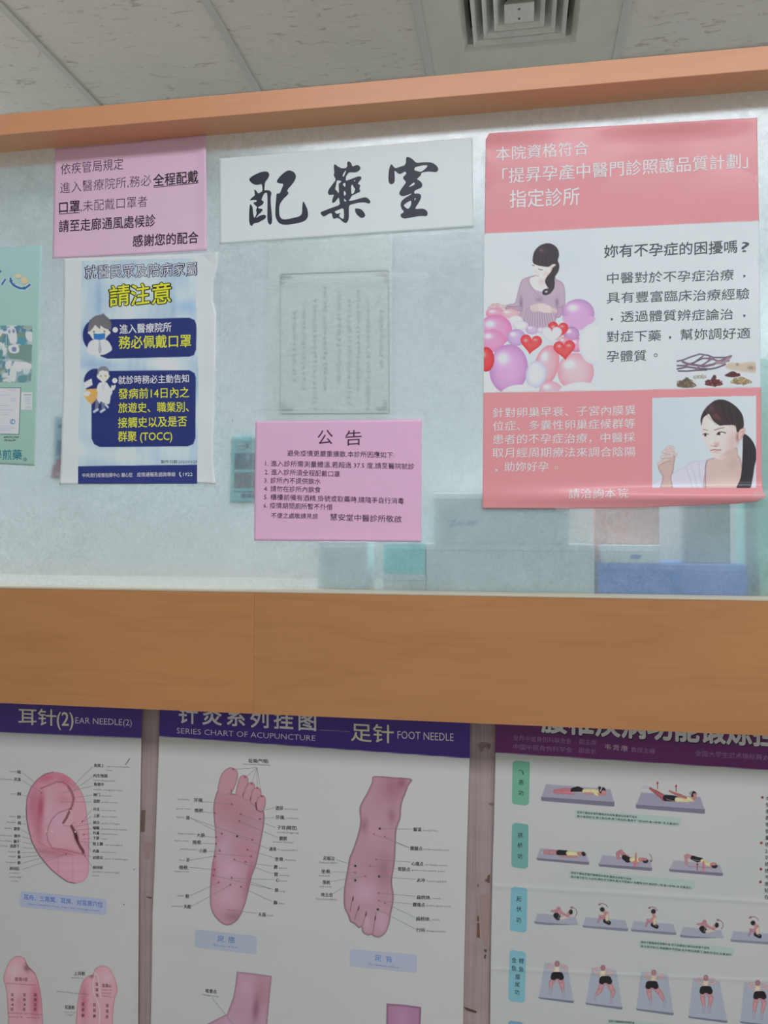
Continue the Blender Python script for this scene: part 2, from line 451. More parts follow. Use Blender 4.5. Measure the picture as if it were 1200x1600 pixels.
nt.links.new(mixc(nt, 1.0, rc.outputs[0], mot, 'MULTIPLY'), gl.inputs['Base Color']); nt.links.new(bump.outputs[0], gl.inputs['Normal'])
mf = nt.nodes.new('ShaderNodeMapRange'); mf.inputs[1].default_value = 0.3; mf.inputs[2].default_value = 0.7
mf.inputs[3].default_value = 0.50; mf.inputs[4].default_value = 0.72
av = nt.nodes.new('ShaderNodeMath'); av.operation = 'ADD'; nt.links.new(big.outputs[0], av.inputs[0]); nt.links.new(fine.outputs[0], av.inputs[1])
hv = nt.nodes.new('ShaderNodeMath'); hv.operation = 'MULTIPLY'; hv.inputs[1].default_value = 0.5; nt.links.new(av.outputs[0], hv.inputs[0])
nt.links.new(hv.outputs[0], mf.inputs[0])
m2 = nt.nodes.new('ShaderNodeMixShader'); m2.inputs[0].default_value = 0.5
nt.links.new(trl.outputs[0], m2.inputs[1]); nt.links.new(gl.outputs[0], m2.inputs[2])
ms = nt.nodes.new('ShaderNodeMixShader'); nt.links.new(mf.outputs[0], ms.inputs[0])
nt.links.new(clr.outputs[0], ms.inputs[1]); nt.links.new(m2.outputs[0], ms.inputs[2])
gls = nt.nodes.new('ShaderNodeBsdfGlossy'); gls.inputs['Roughness'].default_value = 0.2; gls.inputs[0].default_value = (1, 1, 1, 1); nt.links.new(bump.outputs[0], gls.inputs['Normal'])
m3 = nt.nodes.new('ShaderNodeMixShader'); m3.inputs[0].default_value = 0.085
nt.links.new(ms.outputs[0], m3.inputs[1]); nt.links.new(gls.outputs[0], m3.inputs[2]); nt.links.new(m3.outputs[0], out.inputs[0])
gm2, nt, b = nodes('glass_back_face'); nt.nodes.remove(b)
t_ = nt.nodes.new('ShaderNodeBsdfTransparent'); t_.inputs[0].default_value = (0.97, 0.99, 0.99, 1); nt.links.new(t_.outputs[0], nt.nodes['Material Output'].inputs[0])
struct(box('window_1', XL, XR, G, G + 0.0015, z_ledge + 0.0002, z_railbot + 0.02, gm))
pane = [o for o in COL.objects if o.name == 'window_1'][0]; pane.data.materials.append(gm2)
for p_ in pane.data.polygons: p_.material_index = 0 if p_.normal.y < -0.5 else 1

# ---- wall below, faced with mauve wood-grain boarding
mv, nt, b = nodes('mauve_boarding')
c = coords(nt, (60, 1, 1.2)); n = nn(nt, 'ShaderNodeTexNoise', Scale=3.0, Detail=6.0, Roughness=0.6); nt.links.new(c, n.inputs[0])
c2 = coords(nt, (2, 1, 5)); n2 = nn(nt, 'ShaderNodeTexNoise', Scale=6.0, Detail=4.0); nt.links.new(c2, n2.inputs[0])
r = ramp(nt, n.outputs[0], [(0.25, (0.36, 0.27, 0.255)), (0.5, (0.46, 0.355, 0.34)), (0.75, (0.53, 0.42, 0.40))])
r2 = ramp(nt, n2.outputs[0], [(0.3, (0.86, 0.86, 0.88)), (0.7, (1, 1, 1))])
nt.links.new(mixc(nt, 1.0, r.outputs[0], r2.outputs[0], 'MULTIPLY'), b.inputs['Base Color']); b.inputs['Roughness'].default_value = 0.55
YW = G + 0.02
wl = struct(box('wall_front', XL, XR, YW, G + E_, 0.0, z_panelbot, mv))

# ---- rooms
pm, nt, b = nodes('painted_plaster'); n = nn(nt, 'ShaderNodeTexNoise', Scale=3.0, Detail=4.0)
r = ramp(nt, n.outputs[0], [(0.3, (0.60, 0.63, 0.61)), (0.7, (0.66, 0.69, 0.67))]); nt.links.new(r.outputs[0], b.inputs['Base Color']); b.inputs['Roughness'].default_value = 0.7
fm, nt, b = nodes('floor_tile'); n = nn(nt, 'ShaderNodeTexBrick', Scale=1.6); n.offset = 0.0
n.inputs['Color1'].default_value = (0.26, 0.25, 0.23, 1); n.inputs['Color2'].default_value = (0.29, 0.28, 0.26, 1); n.inputs['Mortar'].default_value = (0.3, 0.29, 0.27, 1)
n.inputs['Mortar Size'].default_value = 0.01; n.inputs['Brick Width'].default_value = 1.0; n.inputs['Row Height'].default_value = 1.0
nt.links.new(coords(nt), n.inputs[0]); nt.links.new(n.outputs[0], b.inputs['Base Color']); b.inputs['Roughness'].default_value = 0.35
Y0, Y1 = -3.4, 4.6
struct(box('floor', XL, XR, Y0, Y1, -0.1, 0.0, fm))
struct(box('wall_left', XL - 0.1, XL, Y0, Y1, 0, CEIL, pm)); struct(box('wall_right', XR, XR + 0.1, Y0, Y1, 0, CEIL, pm))
struct(box('wall_back', XL, XR, Y1, Y1 + 0.1, 0, CEIL, pm)); struct(box('wall_rear', XL, XR, Y0 - 0.1, Y0, 0, CEIL, pm))

# ---- ceiling of lay-in fissured tiles
cm, nt, b = nodes('fissured_tile')
c = coords(nt, (3.2, 9.0, 1)); n = nn(nt, 'ShaderNodeTexNoise', Scale=4.2, Detail=5.0, Roughness=0.62, Distortion=1.2); nt.links.new(c, n.inputs[0])
r = ramp(nt, n.outputs[0], [(0.0, (0.38, 0.34, 0.28)), (0.345, (0.47, 0.43, 0.365)), (0.405, (0.65, 0.615, 0.56)), (1.0, (0.70, 0.665, 0.61))])
c2 = coords(nt); n2 = nn(nt, 'ShaderNodeTexNoise', Scale=1.4, Detail=3.0); nt.links.new(c2, n2.inputs[0])
r2 = ramp(nt, n2.outputs[0], [(0.3, (0.88, 0.90, 0.88)), (0.7, (1, 1, 1))])
nt.links.new(mixc(nt, 1.0, r.outputs[0], r2.outputs[0], 'MULTIPLY'), b.inputs['Base Color']); b.inputs['Roughness'].default_value = 0.85
gx = [-1.487 + 0.601 * k for k in range(-1, 7)]; gy = [2.036 + 0.604 * k for k in range(-8, 4)]
mod = (gx[2] + 0.601, gx[2] + 1.202, 2.036, 2.64)
# ceiling: one slab with an opening for the diffuser module
x0, x1, y0, y1 = gx[3], gx[4], gy[8], gy[9]
V = []; Fc = []
def slab(a, b_, c_, d):
    k = len(V)
    for x in (a, b_):
        for y in (c_, d):
            for z in (CEIL, CEIL + 0.015): V.append((x, y, z))
    for f in BOXF: Fc.append(tuple(i + k for i in f))
slab(XL, XR, Y0, y0); slab(XL, XR, y1, Y1); slab(XL, x0, y0, y1); slab(x1, XR, y0, y1)
struct(link('ceiling', V, Fc, cm))
tb, nt, b = nodes('grid_bar'); b.inputs['Base Color'].default_value = (0.50, 0.505, 0.46, 1); b.inputs['Roughness'].default_value = 0.4
n = nn(nt, 'ShaderNodeTexNoise', Scale=12.0); r = ramp(nt, n.outputs[0], [(0.3, (0.47, 0.475, 0.43)), (0.7, (0.53, 0.535, 0.49))]); nt.links.new(r.outputs[0], b.inputs['Base Color'])
k = 5
for x in gx:
    if XL < x < XR:
        struct(box('trim_%d' % k, x - 0.012, x + 0.012, Y0, Y1, CEIL - 0.007, CEIL + 0.002, tb, bevel=0.001)); k += 1
for y in gy:
    if Y0 < y < Y1:
        struct(box('trim_%d' % k, XL, XR, y - 0.012, y + 0.012, CEIL - 0.0068, CEIL + 0.002, tb, bevel=0.001)); k += 1

# ---- square ceiling diffuser
cxd, cyd = (x0 + x1) / 2 - 0.008, (y0 + y1) / 2
dm, nt, b = nodes('enamelled_metal'); n = nn(nt, 'ShaderNodeTexNoise', Scale=9.0, Detail=3.0)
r = ramp(nt, n.outputs[0], [(0.3, (0.52, 0.53, 0.45)), (0.7, (0.58, 0.59, 0.51))]); nt.links.new(r.outputs[0], b.inputs['Base Color']); b.inputs['Roughness'].default_value = 0.38
dl, nt, b = nodes('louvre_enamel'); n = nn(nt, 'ShaderNodeTexNoise', Scale=9.0, Detail=3.0)
r = ramp(nt, n.outputs[0], [(0.3, (0.54, 0.55, 0.50)), (0.7, (0.62, 0.63, 0.58))]); nt.links.new(r.outputs[0], b.inputs['Base Color']); b.inputs['Roughness'].default_value = 0.4
dk, nt, b = nodes('duct_dark'); b.inputs['Base Color'].default_value = (0.10, 0.10, 0.09, 1)
T = thing('ceiling_air_diffuser', 'square cream ceiling air vent with nested louvres above the partition', 'air vent', (cxd, cyd, CEIL))
def rings(name, prof, m, parent, close=False):
    """square rings: prof is a list of (half size, z)"""
    V, F = [], []
    for h, z in prof:
        V += [(cxd + sx * h, cyd + sy * h, z) for sx, sy in ((-1, -1), (1, -1), (1, 1), (-1, 1))]
    for i in range(len(prof) - 1):
        for j in range(4):
            a, b_ = 4 * i + j, 4 * i + (j + 1) % 4; F.append((a, b_, b_ + 4, a + 4))
    if close: F.append(tuple(range(4 * (len(prof) - 1), 4 * len(prof))))
    return link(name, V, F, m, parent)
C0 = CEIL
rings('face_panel', [(0.31, C0 + 0.004), (0.31, C0 - 0.003), (0.175, C0 - 0.003), (0.160, C0 + 0.012), (0.150, C0 + 0.06)], dm, T)
for h in (0.140, 0.107, 0.074):
    rings('louvre', [(h - 0.034, C0 + 0.045), (h - 0.032, C0 + 0.043), (h - 0.012, C0 + 0.002), (h, C0 - 0.008), (h, C0 - 0.005), (h - 0.010, C0 + 0.006), (h - 0.028, C0 + 0.046), (h - 0.034, C0 + 0.045)], dl, T)
rings('centre_plate', [(0.030, C0 + 0.02), (0.043, C0 - 0.006), (0.043, C0 - 0.008), (0.030, C0 - 0.0095)], dl, T, close=True)
rings('duct', [(0.150, C0 + 0.059), (0.150, C0 + 0.12), (0.001, C0 + 0.12)], dk, T)
sc = bpy.data.meshes.new('screw'); bm = bmesh.new(); bmesh.ops.create_cone(bm, cap_ends=True, segments=12, radius1=0.0035, radius2=0.0035, depth=0.002)
bm.to_mesh(sc); bm.free(); sc.materials.append(dk)
for dx_, dy_ in ((0.0, 0.022), (0.0, -0.022)):
    o = bpy.data.objects.new('screw', sc); COL.objects.link(o); o.location = (cxd + dx_, cyd + dy_, C0 - 0.0105); o.parent = T; o.matrix_parent_inverse = Matrix.Translation(-T.location)

# ---- things in the dispensary, resting on the inner shelf against the glass
YB = G + 0.004
shm, nt, b = nodes('shelf_board'); b.inputs['Base Color'].default_value = (0.55, 0.58, 0.54, 1)
n = nn(nt, 'ShaderNodeTexNoise', Scale=8.0); r = ramp(nt, n.outputs[0], [(0.3, (0.30, 0.33, 0.32)), (0.7, (0.36, 0.39, 0.38))]); nt.links.new(r.outputs[0], b.inputs['Base Color'])
tag(box('inner_shelf', XL + 0.001, XR - 0.001, G + E_ + 0.001, G + 0.42, z_ledge - 0.03, z_ledge, shm), 'pale shelf board running behind the frosted glass above the wood panel', 'shelf')
K_IN = np.array([0.28, 0.30, 0.30])
def carton(name, px0, px1, pytop, depth, col, label, cat='box', pybot=None, yoff=0.0, K=K_IN, base=None):
    a = on(px0, pytop, YB + yoff); c_ = on(px1, pytop, YB + yoff)
    zb = z_ledge if base is None else base
    m, nt, b = nodes('card'); cc = alb(col, K); n = nn(nt, 'ShaderNodeTexNoise', Scale=14.0, Detail=3.0)
    r = ramp(nt, n.outputs[0], [(0.3, cc * 0.93), (0.7, np.clip(cc * 1.06, 0, 0.9))]); nt.links.new(r.outputs[0], b.inputs['Base Color']); b.inputs['Roughness'].default_value = 0.5
    t = thing(name, label, cat, ((a[0] + c_[0]) / 2, YB + yoff + depth / 2, zb))
    box('carton_body', a[0], c_[0], YB + yoff, YB + yoff + depth, zb, a[2] - 0.012, m, t, bevel=0.002)
    box('lid', a[0] - 0.0006, c_[0] + 0.0006, YB + yoff - 0.001, YB + yoff + depth + 0.001, a[2] - 0.012, a[2], m, t, bevel=0.002)
    return a[2]
zt = carton('storage_box', 666, 929, 849, 0.22, (136, 154, 172), 'wide grey-blue box behind the glass, left of the dark blue one')
carton('storage_box', 934, 1167, 880, 0.22, (52, 86, 136), 'dark blue box low behind the glass below the red poster')
zt2 = carton('small_carton', 598, 665, 896, 0.12, (150, 186, 188), 'pale flat carton behind the glass under the teal carton', base=z_ledge)
carton('storage_box', 599, 664, 848, 0.1, (84, 150, 150), 'teal carton behind the glass at the lower right corner of the pink announcement', base=zt2)
zb = on(950, 880, YB)[2]
carton('small_carton', 940, 1031, 851, 0.05, (165, 208, 214), 'small pale cyan carton lying on the dark blue box behind the glass', base=zb)
carton('paper_ream', 676, 890, 770, 0.15, (170, 172, 170), 'white paper pack lying on the wide grey-blue box behind the glass', 'paper pack', base=zt)
carton('folder_stack', 928, 1030, 720, 0.03, (158, 84, 68), 'peach folder stack standing on the blue box behind the cyan carton', 'folder', yoff=0.056, base=zb)
carton('cabinet', 1072, 1140, 660, 0.06, (92, 104, 92), 'narrow grey-green file box standing on the dark blue box', 'file box', yoff=0.05, base=zb)
carton('medicine_cabinet', 1183, 1330, 560, 0.14, (96, 140, 124), 'green cabinet behind the glass at the right end beside the red poster', 'cabinet', yoff=0.02)
carton('paper_bag', 497, 574, 846, 0.07, (214, 226, 226), 'white paper bag behind the glass under the middle of the pink announcement', 'bag')
IK = Ink(plane_surf(YB - 0.001), K_IN)
for q in ([(700, 814), (712, 812), (704, 822), (722, 816), (716, 822)], [(724, 820), (735, 813), (731, 821), (742, 813), (738, 821), (747, 812)]): IK.line(q, 1.3, (96, 118, 150))
rm_ = [o for o in COL.objects if o.name.startswith('paper_ream')][0]; IK.done('handwriting', rm_)
IK = Ink(plane_surf(YB - 0.0016), K_IN)
IK.poly([(984, 868), (993, 866), (1003, 868), (998, 873), (986, 872)], (52, 80, 120))
rm_ = [o for o in COL.objects if o.name.startswith('small_carton')][-1]; IK.done('stamp', rm_)
# ================================================================== SHEETS ON THE GLASS
YS = G - 0.0012
WHITE = (203, 212, 220)
def U(n): return n
# ---- pink mask notice
def surf_a(x, y):
    return YS - 0.0008 - 0.0022 * np.exp(-((y - 400) / 14.0) ** 2) * (0.6 + 0.4 * np.sin(x / 37.0)) - 0.003 * np.exp(-((x - 322) / 9.0) ** 2) - 0.0005 * noise2(x, y, 3, 90) - 0.0015 * np.exp(-((y - 222) / 20.0) ** 2)
T = thing('paper_notice', 'pink mask notice taped top left below the wooden rail', 'notice', on(204, 315, YS), 'notices taped to the glass')
sheet('paper_sheet', [(86, 232), (83.5, 330), (82, 404)], [(321.5, 209.5), (323, 300), (323, 391)], [(86, 232), (200, 222), (321.5, 209.5)],
      [(82, 404), (150, 401), (240, 396), (323, 391)], surf_a, K_UP, lambda u, v, x, y: np.array((212, 176, 200.)) + (u[:, None] - 0.5) * np.array((4, 2, 2)), T)
I = Ink(surf_a, K_UP)
d = (62, 44, 62); dk_ = (34, 24, 38)
I.text('依疾管局規定', 95, 264.5, 192.5, 256, 17, d, -0.008)
I.text('進入醫療院所,務必', 94, 294, 236, 281.5, 17, d, -0.012)
I.text('全程配戴', 239.5, 282.5, 309.5, 275.5, 18, dk_, 0.012)
I.text('口罩', 92.5, 324.5, 124.5, 322, 17.5, dk_, 0.012)
I.text(',未配戴口罩者', 126, 322.5, 230, 314.5, 17, d, -0.012)
I.text('請至走廊通風處候診', 92, 354, 243, 344.5, 18, dk_, 0.006)
I.text('感謝您的配合', 207.5, 377, 310, 371, 17.5, dk_, 0.012)
I.line([(240, 293), (310, 285.5)], 0.9, dk_); I.line([(92.5, 334.5), (124, 332)], 0.9, dk_)
I.done('printed_text', T)

clear, nt, b = nodes('clear_film'); o_ = nt.nodes['Material Output']
b.inputs['Base Color'].default_value = (0.8, 0.85, 0.86, 1); b.inputs['Roughness'].default_value = 0.2; b.inputs['Specular IOR Level'].default_value = 0.5
tr = nt.nodes.new('ShaderNodeBsdfTransparent'); msx = nt.nodes.new('ShaderNodeMixShader')
nz = nn(nt, 'ShaderNodeTexNoise', Scale=30.0); mrr = nt.nodes.new('ShaderNodeMapRange'); mrr.inputs[3].default_value = 0.10; mrr.inputs[4].default_value = 0.22
nt.links.new(nz.outputs[0], mrr.inputs[0]); nt.links.new(mrr.outputs[0], msx.inputs[0]); nt.links.new(tr.outputs[0], msx.inputs[1]); nt.links.new(b.outputs[0], msx.inputs[2]); nt.links.new(msx.outputs[0], o_.inputs[0])
milky, nt, b = nodes('milky_film'); o_ = nt.nodes['Material Output']
b.inputs['Base Color'].default_value = (0.74, 0.80, 0.80, 1); b.inputs['Roughness'].default_value = 0.3
tr = nt.nodes.new('ShaderNodeBsdfTransparent'); msx = nt.nodes.new('ShaderNodeMixShader')
nz = nn(nt, 'ShaderNodeTexNoise', Scale=9.0); mrr = nt.nodes.new('ShaderNodeMapRange'); mrr.inputs[3].default_value = 0.20; mrr.inputs[4].default_value = 0.42
nt.links.new(nz.outputs[0], mrr.inputs[0]); nt.links.new(mrr.outputs[0], msx.inputs[0]); nt.links.new(tr.outputs[0], msx.inputs[1]); nt.links.new(b.outputs[0], msx.inputs[2]); nt.links.new(msx.outputs[0], o_.inputs[0])
def film(name, c4, surf, parent, mat=None, wav=0.0, seed=1):
    """a piece of clear tape or film over four corners tl, tr, br, bl"""
    f = (lambda x, y: surf(x, y) - wav * (0.5 + 0.5 * noise2(x, y, seed, 12))) if wav else surf
    o = sheet(name, [c4[0], c4[3]], [c4[1], c4[2]], [c4[0], c4[1]], [c4[3], c4[2]], f, K_UP, lambda u, v, x, y: np.array((200, 210, 212.)), parent, step=2.5, thick=False, mat=mat or clear)
    return o
film('tape', [(311, 384), (337, 388), (335, 397), (310, 396)], lambda x, y: surf_a(np.minimum(x, 322), y) - 0.001, T, wav=0.004, seed=4)
film('tape', [(80, 396), (90, 395), (89, 407), (80, 407)], lambda x, y: surf_a(x, y) - 0.001, T, wav=0.001, seed=8)

# ---- white epidemic notice in a plastic sleeve
def surf_b(x, y):
    return YS - 0.0012 - 0.0030 * np.exp(-((x - 336) / 12.0) ** 2) * (0.5 + 0.5 * np.sin(y / 27.0)) - 0.0016 * np.exp(-((x - 98) / 9.0) ** 2) * (0.5 + 0.5 * np.sin(y / 33.0 + 1)) - 0.0008 * noise2(x, y, 11, 70) - 0.002 * np.exp(-((y - 758) / 9.0) ** 2)
T = thing('paper_notice', 'white and blue epidemic prevention notice with navy blocks below the pink mask notice', 'notice', on(215, 580, YS), 'notices taped to the glass')
L_ = [(99, 404), (99.5, 450), (98, 520), (98.5, 600), (96.5, 660), (95, 720), (92.5, 757)]
R_ = [(341, 394), (340, 415), (334, 440), (333, 470), (338, 490), (337, 560), (335.5, 640), (333, 690), (333, 720), (337, 757)]
sheet('paper_sheet', L_, R_, [(99, 404), (220, 400), (341, 394)], [(92.5, 757), (121, 757), (210, 757.5), (300, 754), (337, 757)], surf_b, K_UP,
      lambda u, v, x, y: np.array((198, 212, 223.)), T)
xl = lambda y: 127.5 - (y - 408) * 0.0187; xr = lambda y: 304.5 + np.clip((y - 403) / 200, 0, 1) * 6.5 - np.clip((y - 603) / 150, 0, 1) * 2.5
Cv = Canvas(119, 401, 313, 758, 1.0, (178, 202, 219)); Cv.full()
nz_ = noise2(Cv.X, Cv.Y, 21, 60)[..., None]; nz2 = noise2(Cv.X * 2.2, Cv.Y * 0.35, 9, 30)[..., None]
Cv.C += nz_ * np.array((26, 20, 14)) + nz2 * np.array((10, 9, 7))
for bx, by, rx, ry, cc_, al in ((210, 470, 50, 30, (200, 216, 226), .6), (150, 450, 14, 40, (140, 175, 205), .35), (262, 455, 10, 45, (140, 175, 200), .35), (155, 470, 4, 28, (120, 160, 190), .5), (270, 480, 5, 30, (130, 165, 190), .4),
                              (150, 570, 40, 8, (130, 165, 195), .5), (250, 568, 30, 9, (215, 222, 228), .6), (180, 710, 50, 12, (205, 216, 226), .5), (290, 480, 18, 12, (120, 165, 205), .5), (135, 640, 12, 60, (190, 210, 222), .5)):
    Cv.blob(bx, by, rx, ry, cc_, al)
navy = (36, 48, 112)
Cv.poly([(140, 499.5), (296, 496.5), (304, 500), (307, 508), (306.5, 546), (303, 555), (295, 557.5), (168, 560.5), (158, 557), (150, 548), (140, 530)], navy, smooth=False)
Cv.ball(147.5, 524, 18.3, 24, navy)
Cv.poly([(143, 583), (150, 579.5), (296, 578.5), (304, 583), (306, 590), (305.5, 684), (302, 694), (293, 697.5), (156, 698.5), (147, 694), (143, 685)], navy, smooth=False)
Cv.ball(149, 596, 18, 20, navy)
Cv.poly([(119, 728.5), (313, 726), (313, 760), (119, 760)], (40, 52, 118), smooth=False)
s_ = lambda p: S(p, 120, 480, 8.89)
Cv.poly(s_([(145, 580), (165, 500), (220, 455), (300, 450), (400, 452), (450, 490), (490, 580), (440, 630), (350, 665), (200, 660), (150, 620)]), (232, 234, 238), shade=lambda X, Y: 1 - 0.08 * np.abs(np.sin(X / 6)))
Cv.poly(s_([(160, 340), (155, 365), (185, 385), (210, 430), (260, 455), (380, 455), (410, 420), (440, 385), (465, 365), (462, 335), (440, 320), (430, 250), (200, 250), (170, 320)]), (238, 222, 204))
Cv.poly(s_([(155, 330), (163, 240), (200, 160), (260, 118), (330, 105), (378, 82), (385, 105), (450, 160), (482, 230), (470, 325), (445, 305), (430, 310), (380, 290), (328, 255), (325, 305), (290, 280), (255, 245), (225, 290), (180, 340)]), (106, 108, 116), smooth=False)
Cv.poly(s_([(230, 362), (300, 370), (395, 360), (392, 440), (320, 457), (240, 445)]), (52, 122, 188), smooth=False)
for q in (385, 405, 425): Cv.line(s_([(235, q), (392, q - 3)]), 0.5, (40, 100, 165))
Cv.ball(*s_([(238, 340)])[0], 1.3, 1.4, (110, 72, 60)); Cv.ball(*s_([(385, 335)])[0], 1.3, 1.4, (110, 72, 60))
Cv.poly(s_([(308, 465), (326, 465), (345, 600), (322, 658), (297, 600)]), (160, 172, 188), smooth=False)
# doctor with a basket
Cv.poly(s_([(100, 1230), (90, 1190), (140, 1140), (270, 1128), (292, 1190), (275, 1280), (210, 1345), (150, 1310)]), (222, 166, 96), smooth=False)
Cv.poly(s_([(95, 1050), (205, 990), (220, 1080), (118, 1130)]), (214, 222, 232), smooth=False); Cv.poly(s_([(90, 1200), (150, 1165), (190, 1195), (135, 1240)]), (240, 238, 232))
Cv.cap([(*p, r) for p, r in zip(s_([(290, 1300), (270, 1420)]), (3.4, 2.4))], (112, 122, 150)); Cv.cap([(*p, r) for p, r in zip(s_([(370, 1320), (365, 1420)]), (3.6, 2.4))], (112, 122, 150))
Cv.poly(s_([(330, 1045), (410, 1045), (450, 1100), (495, 1170), (470, 1240), (450, 1340), (390, 1335), (330, 1310), (318, 1335), (280, 1275), (290, 1190), (275, 1150), (292, 1080)]), (234, 239, 244))
Cv.cap([(*p, r) for p, r in zip(s_([(450, 1200), (480, 1150), (505, 1105)]), (3.0, 2.2, 1.8))], (232, 236, 238))
Cv.poly(s_([(480, 1130), (485, 1080), (505, 1100), (530, 1075), (540, 1095), (515, 1150)]), (240, 226, 206))
Cv.poly(s_([(278, 960), (300, 890), (340, 868), (420, 878), (447, 940), (455, 955), (430, 1000), (372, 1048), (320, 1010), (290, 985)]), (246, 233, 204))
Cv.poly(s_([(285, 940), (290, 860), (340, 822), (400, 822), (445, 862), (452, 940), (432, 890), (350, 878), (312, 895), (297, 945)]), (120, 128, 146), smooth=False)
Cv.ball(*s_([(335, 957)])[0], 1.0, 1.1, (90, 72, 62)); Cv.ball(*s_([(398, 953)])[0], 1.0, 1.1, (90, 72, 62)); Cv.line(s_([(355, 1000), (380, 1000)]), 0.5, (190, 120, 100))
Cv.line(s_([(350, 1050), (365, 1140), (395, 1050)]), 0.8, (150, 160, 175))
Cv.cap([(*p, 1.9) for p in s_([(240, 1452), (290, 1420)])], (188, 202, 228)); Cv.cap([(*p, 1.9) for p in s_([(335, 1452), (385, 1420)])], (188, 202, 228)); Cv.cap([(*p, 1.7) for p in s_([(400, 1350), (430, 1390)])], (188, 202, 228))
Cv.mesh('printed_picture', surf_b, K_UP, T, clip=lambda X, Y: (X > xl(Y)) & (X < xr(Y)) & (Y > 407.5 - (X - 127) * 0.025) & (Y < 756.3))
I = Ink(surf_b, K_UP)
wt = (225, 230, 240); ye = (222, 222, 62)
I.part = 'heading_text'
for off, col, lf in ((0.045, (36, 44, 100), 0.0004), (0.0, (225, 230, 242), 0.0006)):
    I.text('就醫民眾及陪病家屬', 133.5 - off * 16, 425.6, 306.8 + off * 16, 420.4, 19.5, col, off, kai=0.08, lift=lf, res=2)
for t, x, xx in (('請', 171.5, 202), ('注', 205, 233), ('意', 238, 266.5)):
    for off, col, lf in ((0.05, (22, 22, 26), 0.0004), (0.015, (232, 226, 52), 0.0006)):
        I.text(t, x - off * 20, 462.5 - (x - 171) * 0.05, xx + off * 20, 462 - (x - 171) * 0.05, 31, col, off, kai=0.1, lift=lf)
I.part = 'bullet'
I.disc(180, 515.4, 4.3, (225, 228, 235)); I.disc(179.3, 594.7, 4.2, (225, 228, 235))
I.part = None
I.text('進入醫療院所', 187, 514.7, 267.6, 511, 14, wt, 0.015)
I.text('務必佩戴口罩', 185.7, 535.6, 298.5, 532.6, 19, ye, 0.014)
I.text('就診時務必主動告知', 185, 594.2, 295, 591.4, 12.3, wt, 0.012)
I.text('發病前14日內之', 185, 615.6, 295.6, 613.2, 15.5, ye, 0.012)
I.text('旅遊史、職業別、', 185, 637.5, 295, 635.8, 15, ye, 0.012)
I.text('接觸史以及是否', 184.5, 660.7, 292, 658.3, 15.5, ye, 0.012)
I.text('群聚 (TOCC)', 184.5, 682.3, 269, 681, 15.5, ye, 0.012)
I.text('製作日期:2020/01/25', 251.5, 721.7, 308, 721.5, 5.6, (50, 55, 70), 0.0)
I.text('中央流行疫情指揮中心 關心您', 128.7, 742.8, 207, 742.2, 6.6, wt, 0.005)
I.text('疫情通報及諮詢專線', 214, 741.7, 274, 741.2, 6.6, wt, 0.005)
I.text('1922', 286, 741.3, 301, 741, 5.4, wt, 0.01, latin=True)
I.line([(281.5, 737.5), (280.6, 740), (281.3, 743), (283.5, 745)], 1.4, wt)
I.done('printed_text', T)
film('tape', [(318, 396), (345, 394), (341, 412), (334, 414)], lambda x, y: YS - 0.004 + 0 * x, T, wav=0.002, seed=14)

# ---- white sign with brush lettering
surf_c = lambda x, y: YS - 0.0012 - 0.0012 * np.exp(-((y - (247 - (x - 342) * 0.082)) / 10.0) ** 2)
T = thing('lettering_sign', 'wide white sign with three black brush characters below the rail', 'sign', on(541, 300, YS))
sheet('sign_board', [(342.5, 247.5), (343, 381.5)], [(738, 215), (739.5, 354.5)], [(342.5, 247.5), (738, 215)], [(343, 381.5), (739.5, 354.5)], surf_c, K_UP,
      lambda u, v, x, y: np.array((196, 211, 220.)), T)
I = Ink(surf_c, K_UP, 0.45)
bk = (34, 38, 50)
a_ = lambda p: S(p, 380, 250, 10.909); b2 = lambda p: S(p, 490, 240, 10.909); c3_ = lambda p: S(p, 595, 230, 10.909)
I.poly(a_([(90, 330), (150, 275), (260, 220), (350, 193), (420, 200), (447, 240), (435, 290), (400, 345), (372, 375), (365, 450), (358, 520), (400, 512), (450, 520), (480, 550), (478, 590), (468, 630), (470, 750), (485, 900), (495, 1060), (458, 1115), (412, 1050), (412, 880), (414, 700), (412, 580), (395, 555), (370, 560), (345, 590), (325, 640), (308, 685), (345, 700), (350, 725), (330, 760), (290, 785), (250, 800), (262, 828), (320, 830), (335, 850), (300, 895), (250, 940), (212, 995), (270, 955), (340, 930), (385, 940), (392, 970), (370, 1005), (300, 1040), (250, 1070), (180, 1075), (145, 1135), (100, 1080), (100, 900), (108, 800), (118, 745), (150, 780), (165, 830), (168, 920), (190, 1000), (235, 905), (215, 850), (243, 800), (200, 770), (165, 725), (225, 712), (235, 690), (210, 678), (160, 680), (105, 690), (150, 640), (200, 605), (195, 560), (185, 495), (225, 525), (255, 575), (300, 550), (330, 525), (325, 450), (315, 405), (270, 420), (210, 425), (150, 400)]), bk, smooth=1)
I.poly(a_([(565, 370), (600, 310), (660, 245), (740, 185), (790, 175), (850, 195), (890, 235), (900, 290), (880, 350), (830, 420), (740, 520), (778, 560), (750, 600), (680, 665), (630, 740), (615, 790), (612, 880), (620, 950), (650, 1000), (700, 1015), (780, 1005), (860, 985), (930, 970), (980, 945), (1005, 905), (1005, 800), (1020, 690), (1060, 760), (1095, 840), (1108, 920), (1100, 980), (1060, 1030), (980, 1065), (850, 1090), (730, 1105), (650, 1095), (600, 1065), (560, 1000), (545, 920), (550, 780), (562, 650), (568, 565), (620, 578), (650, 510), (690, 405), (640, 400), (600, 392)]), bk, smooth=1)
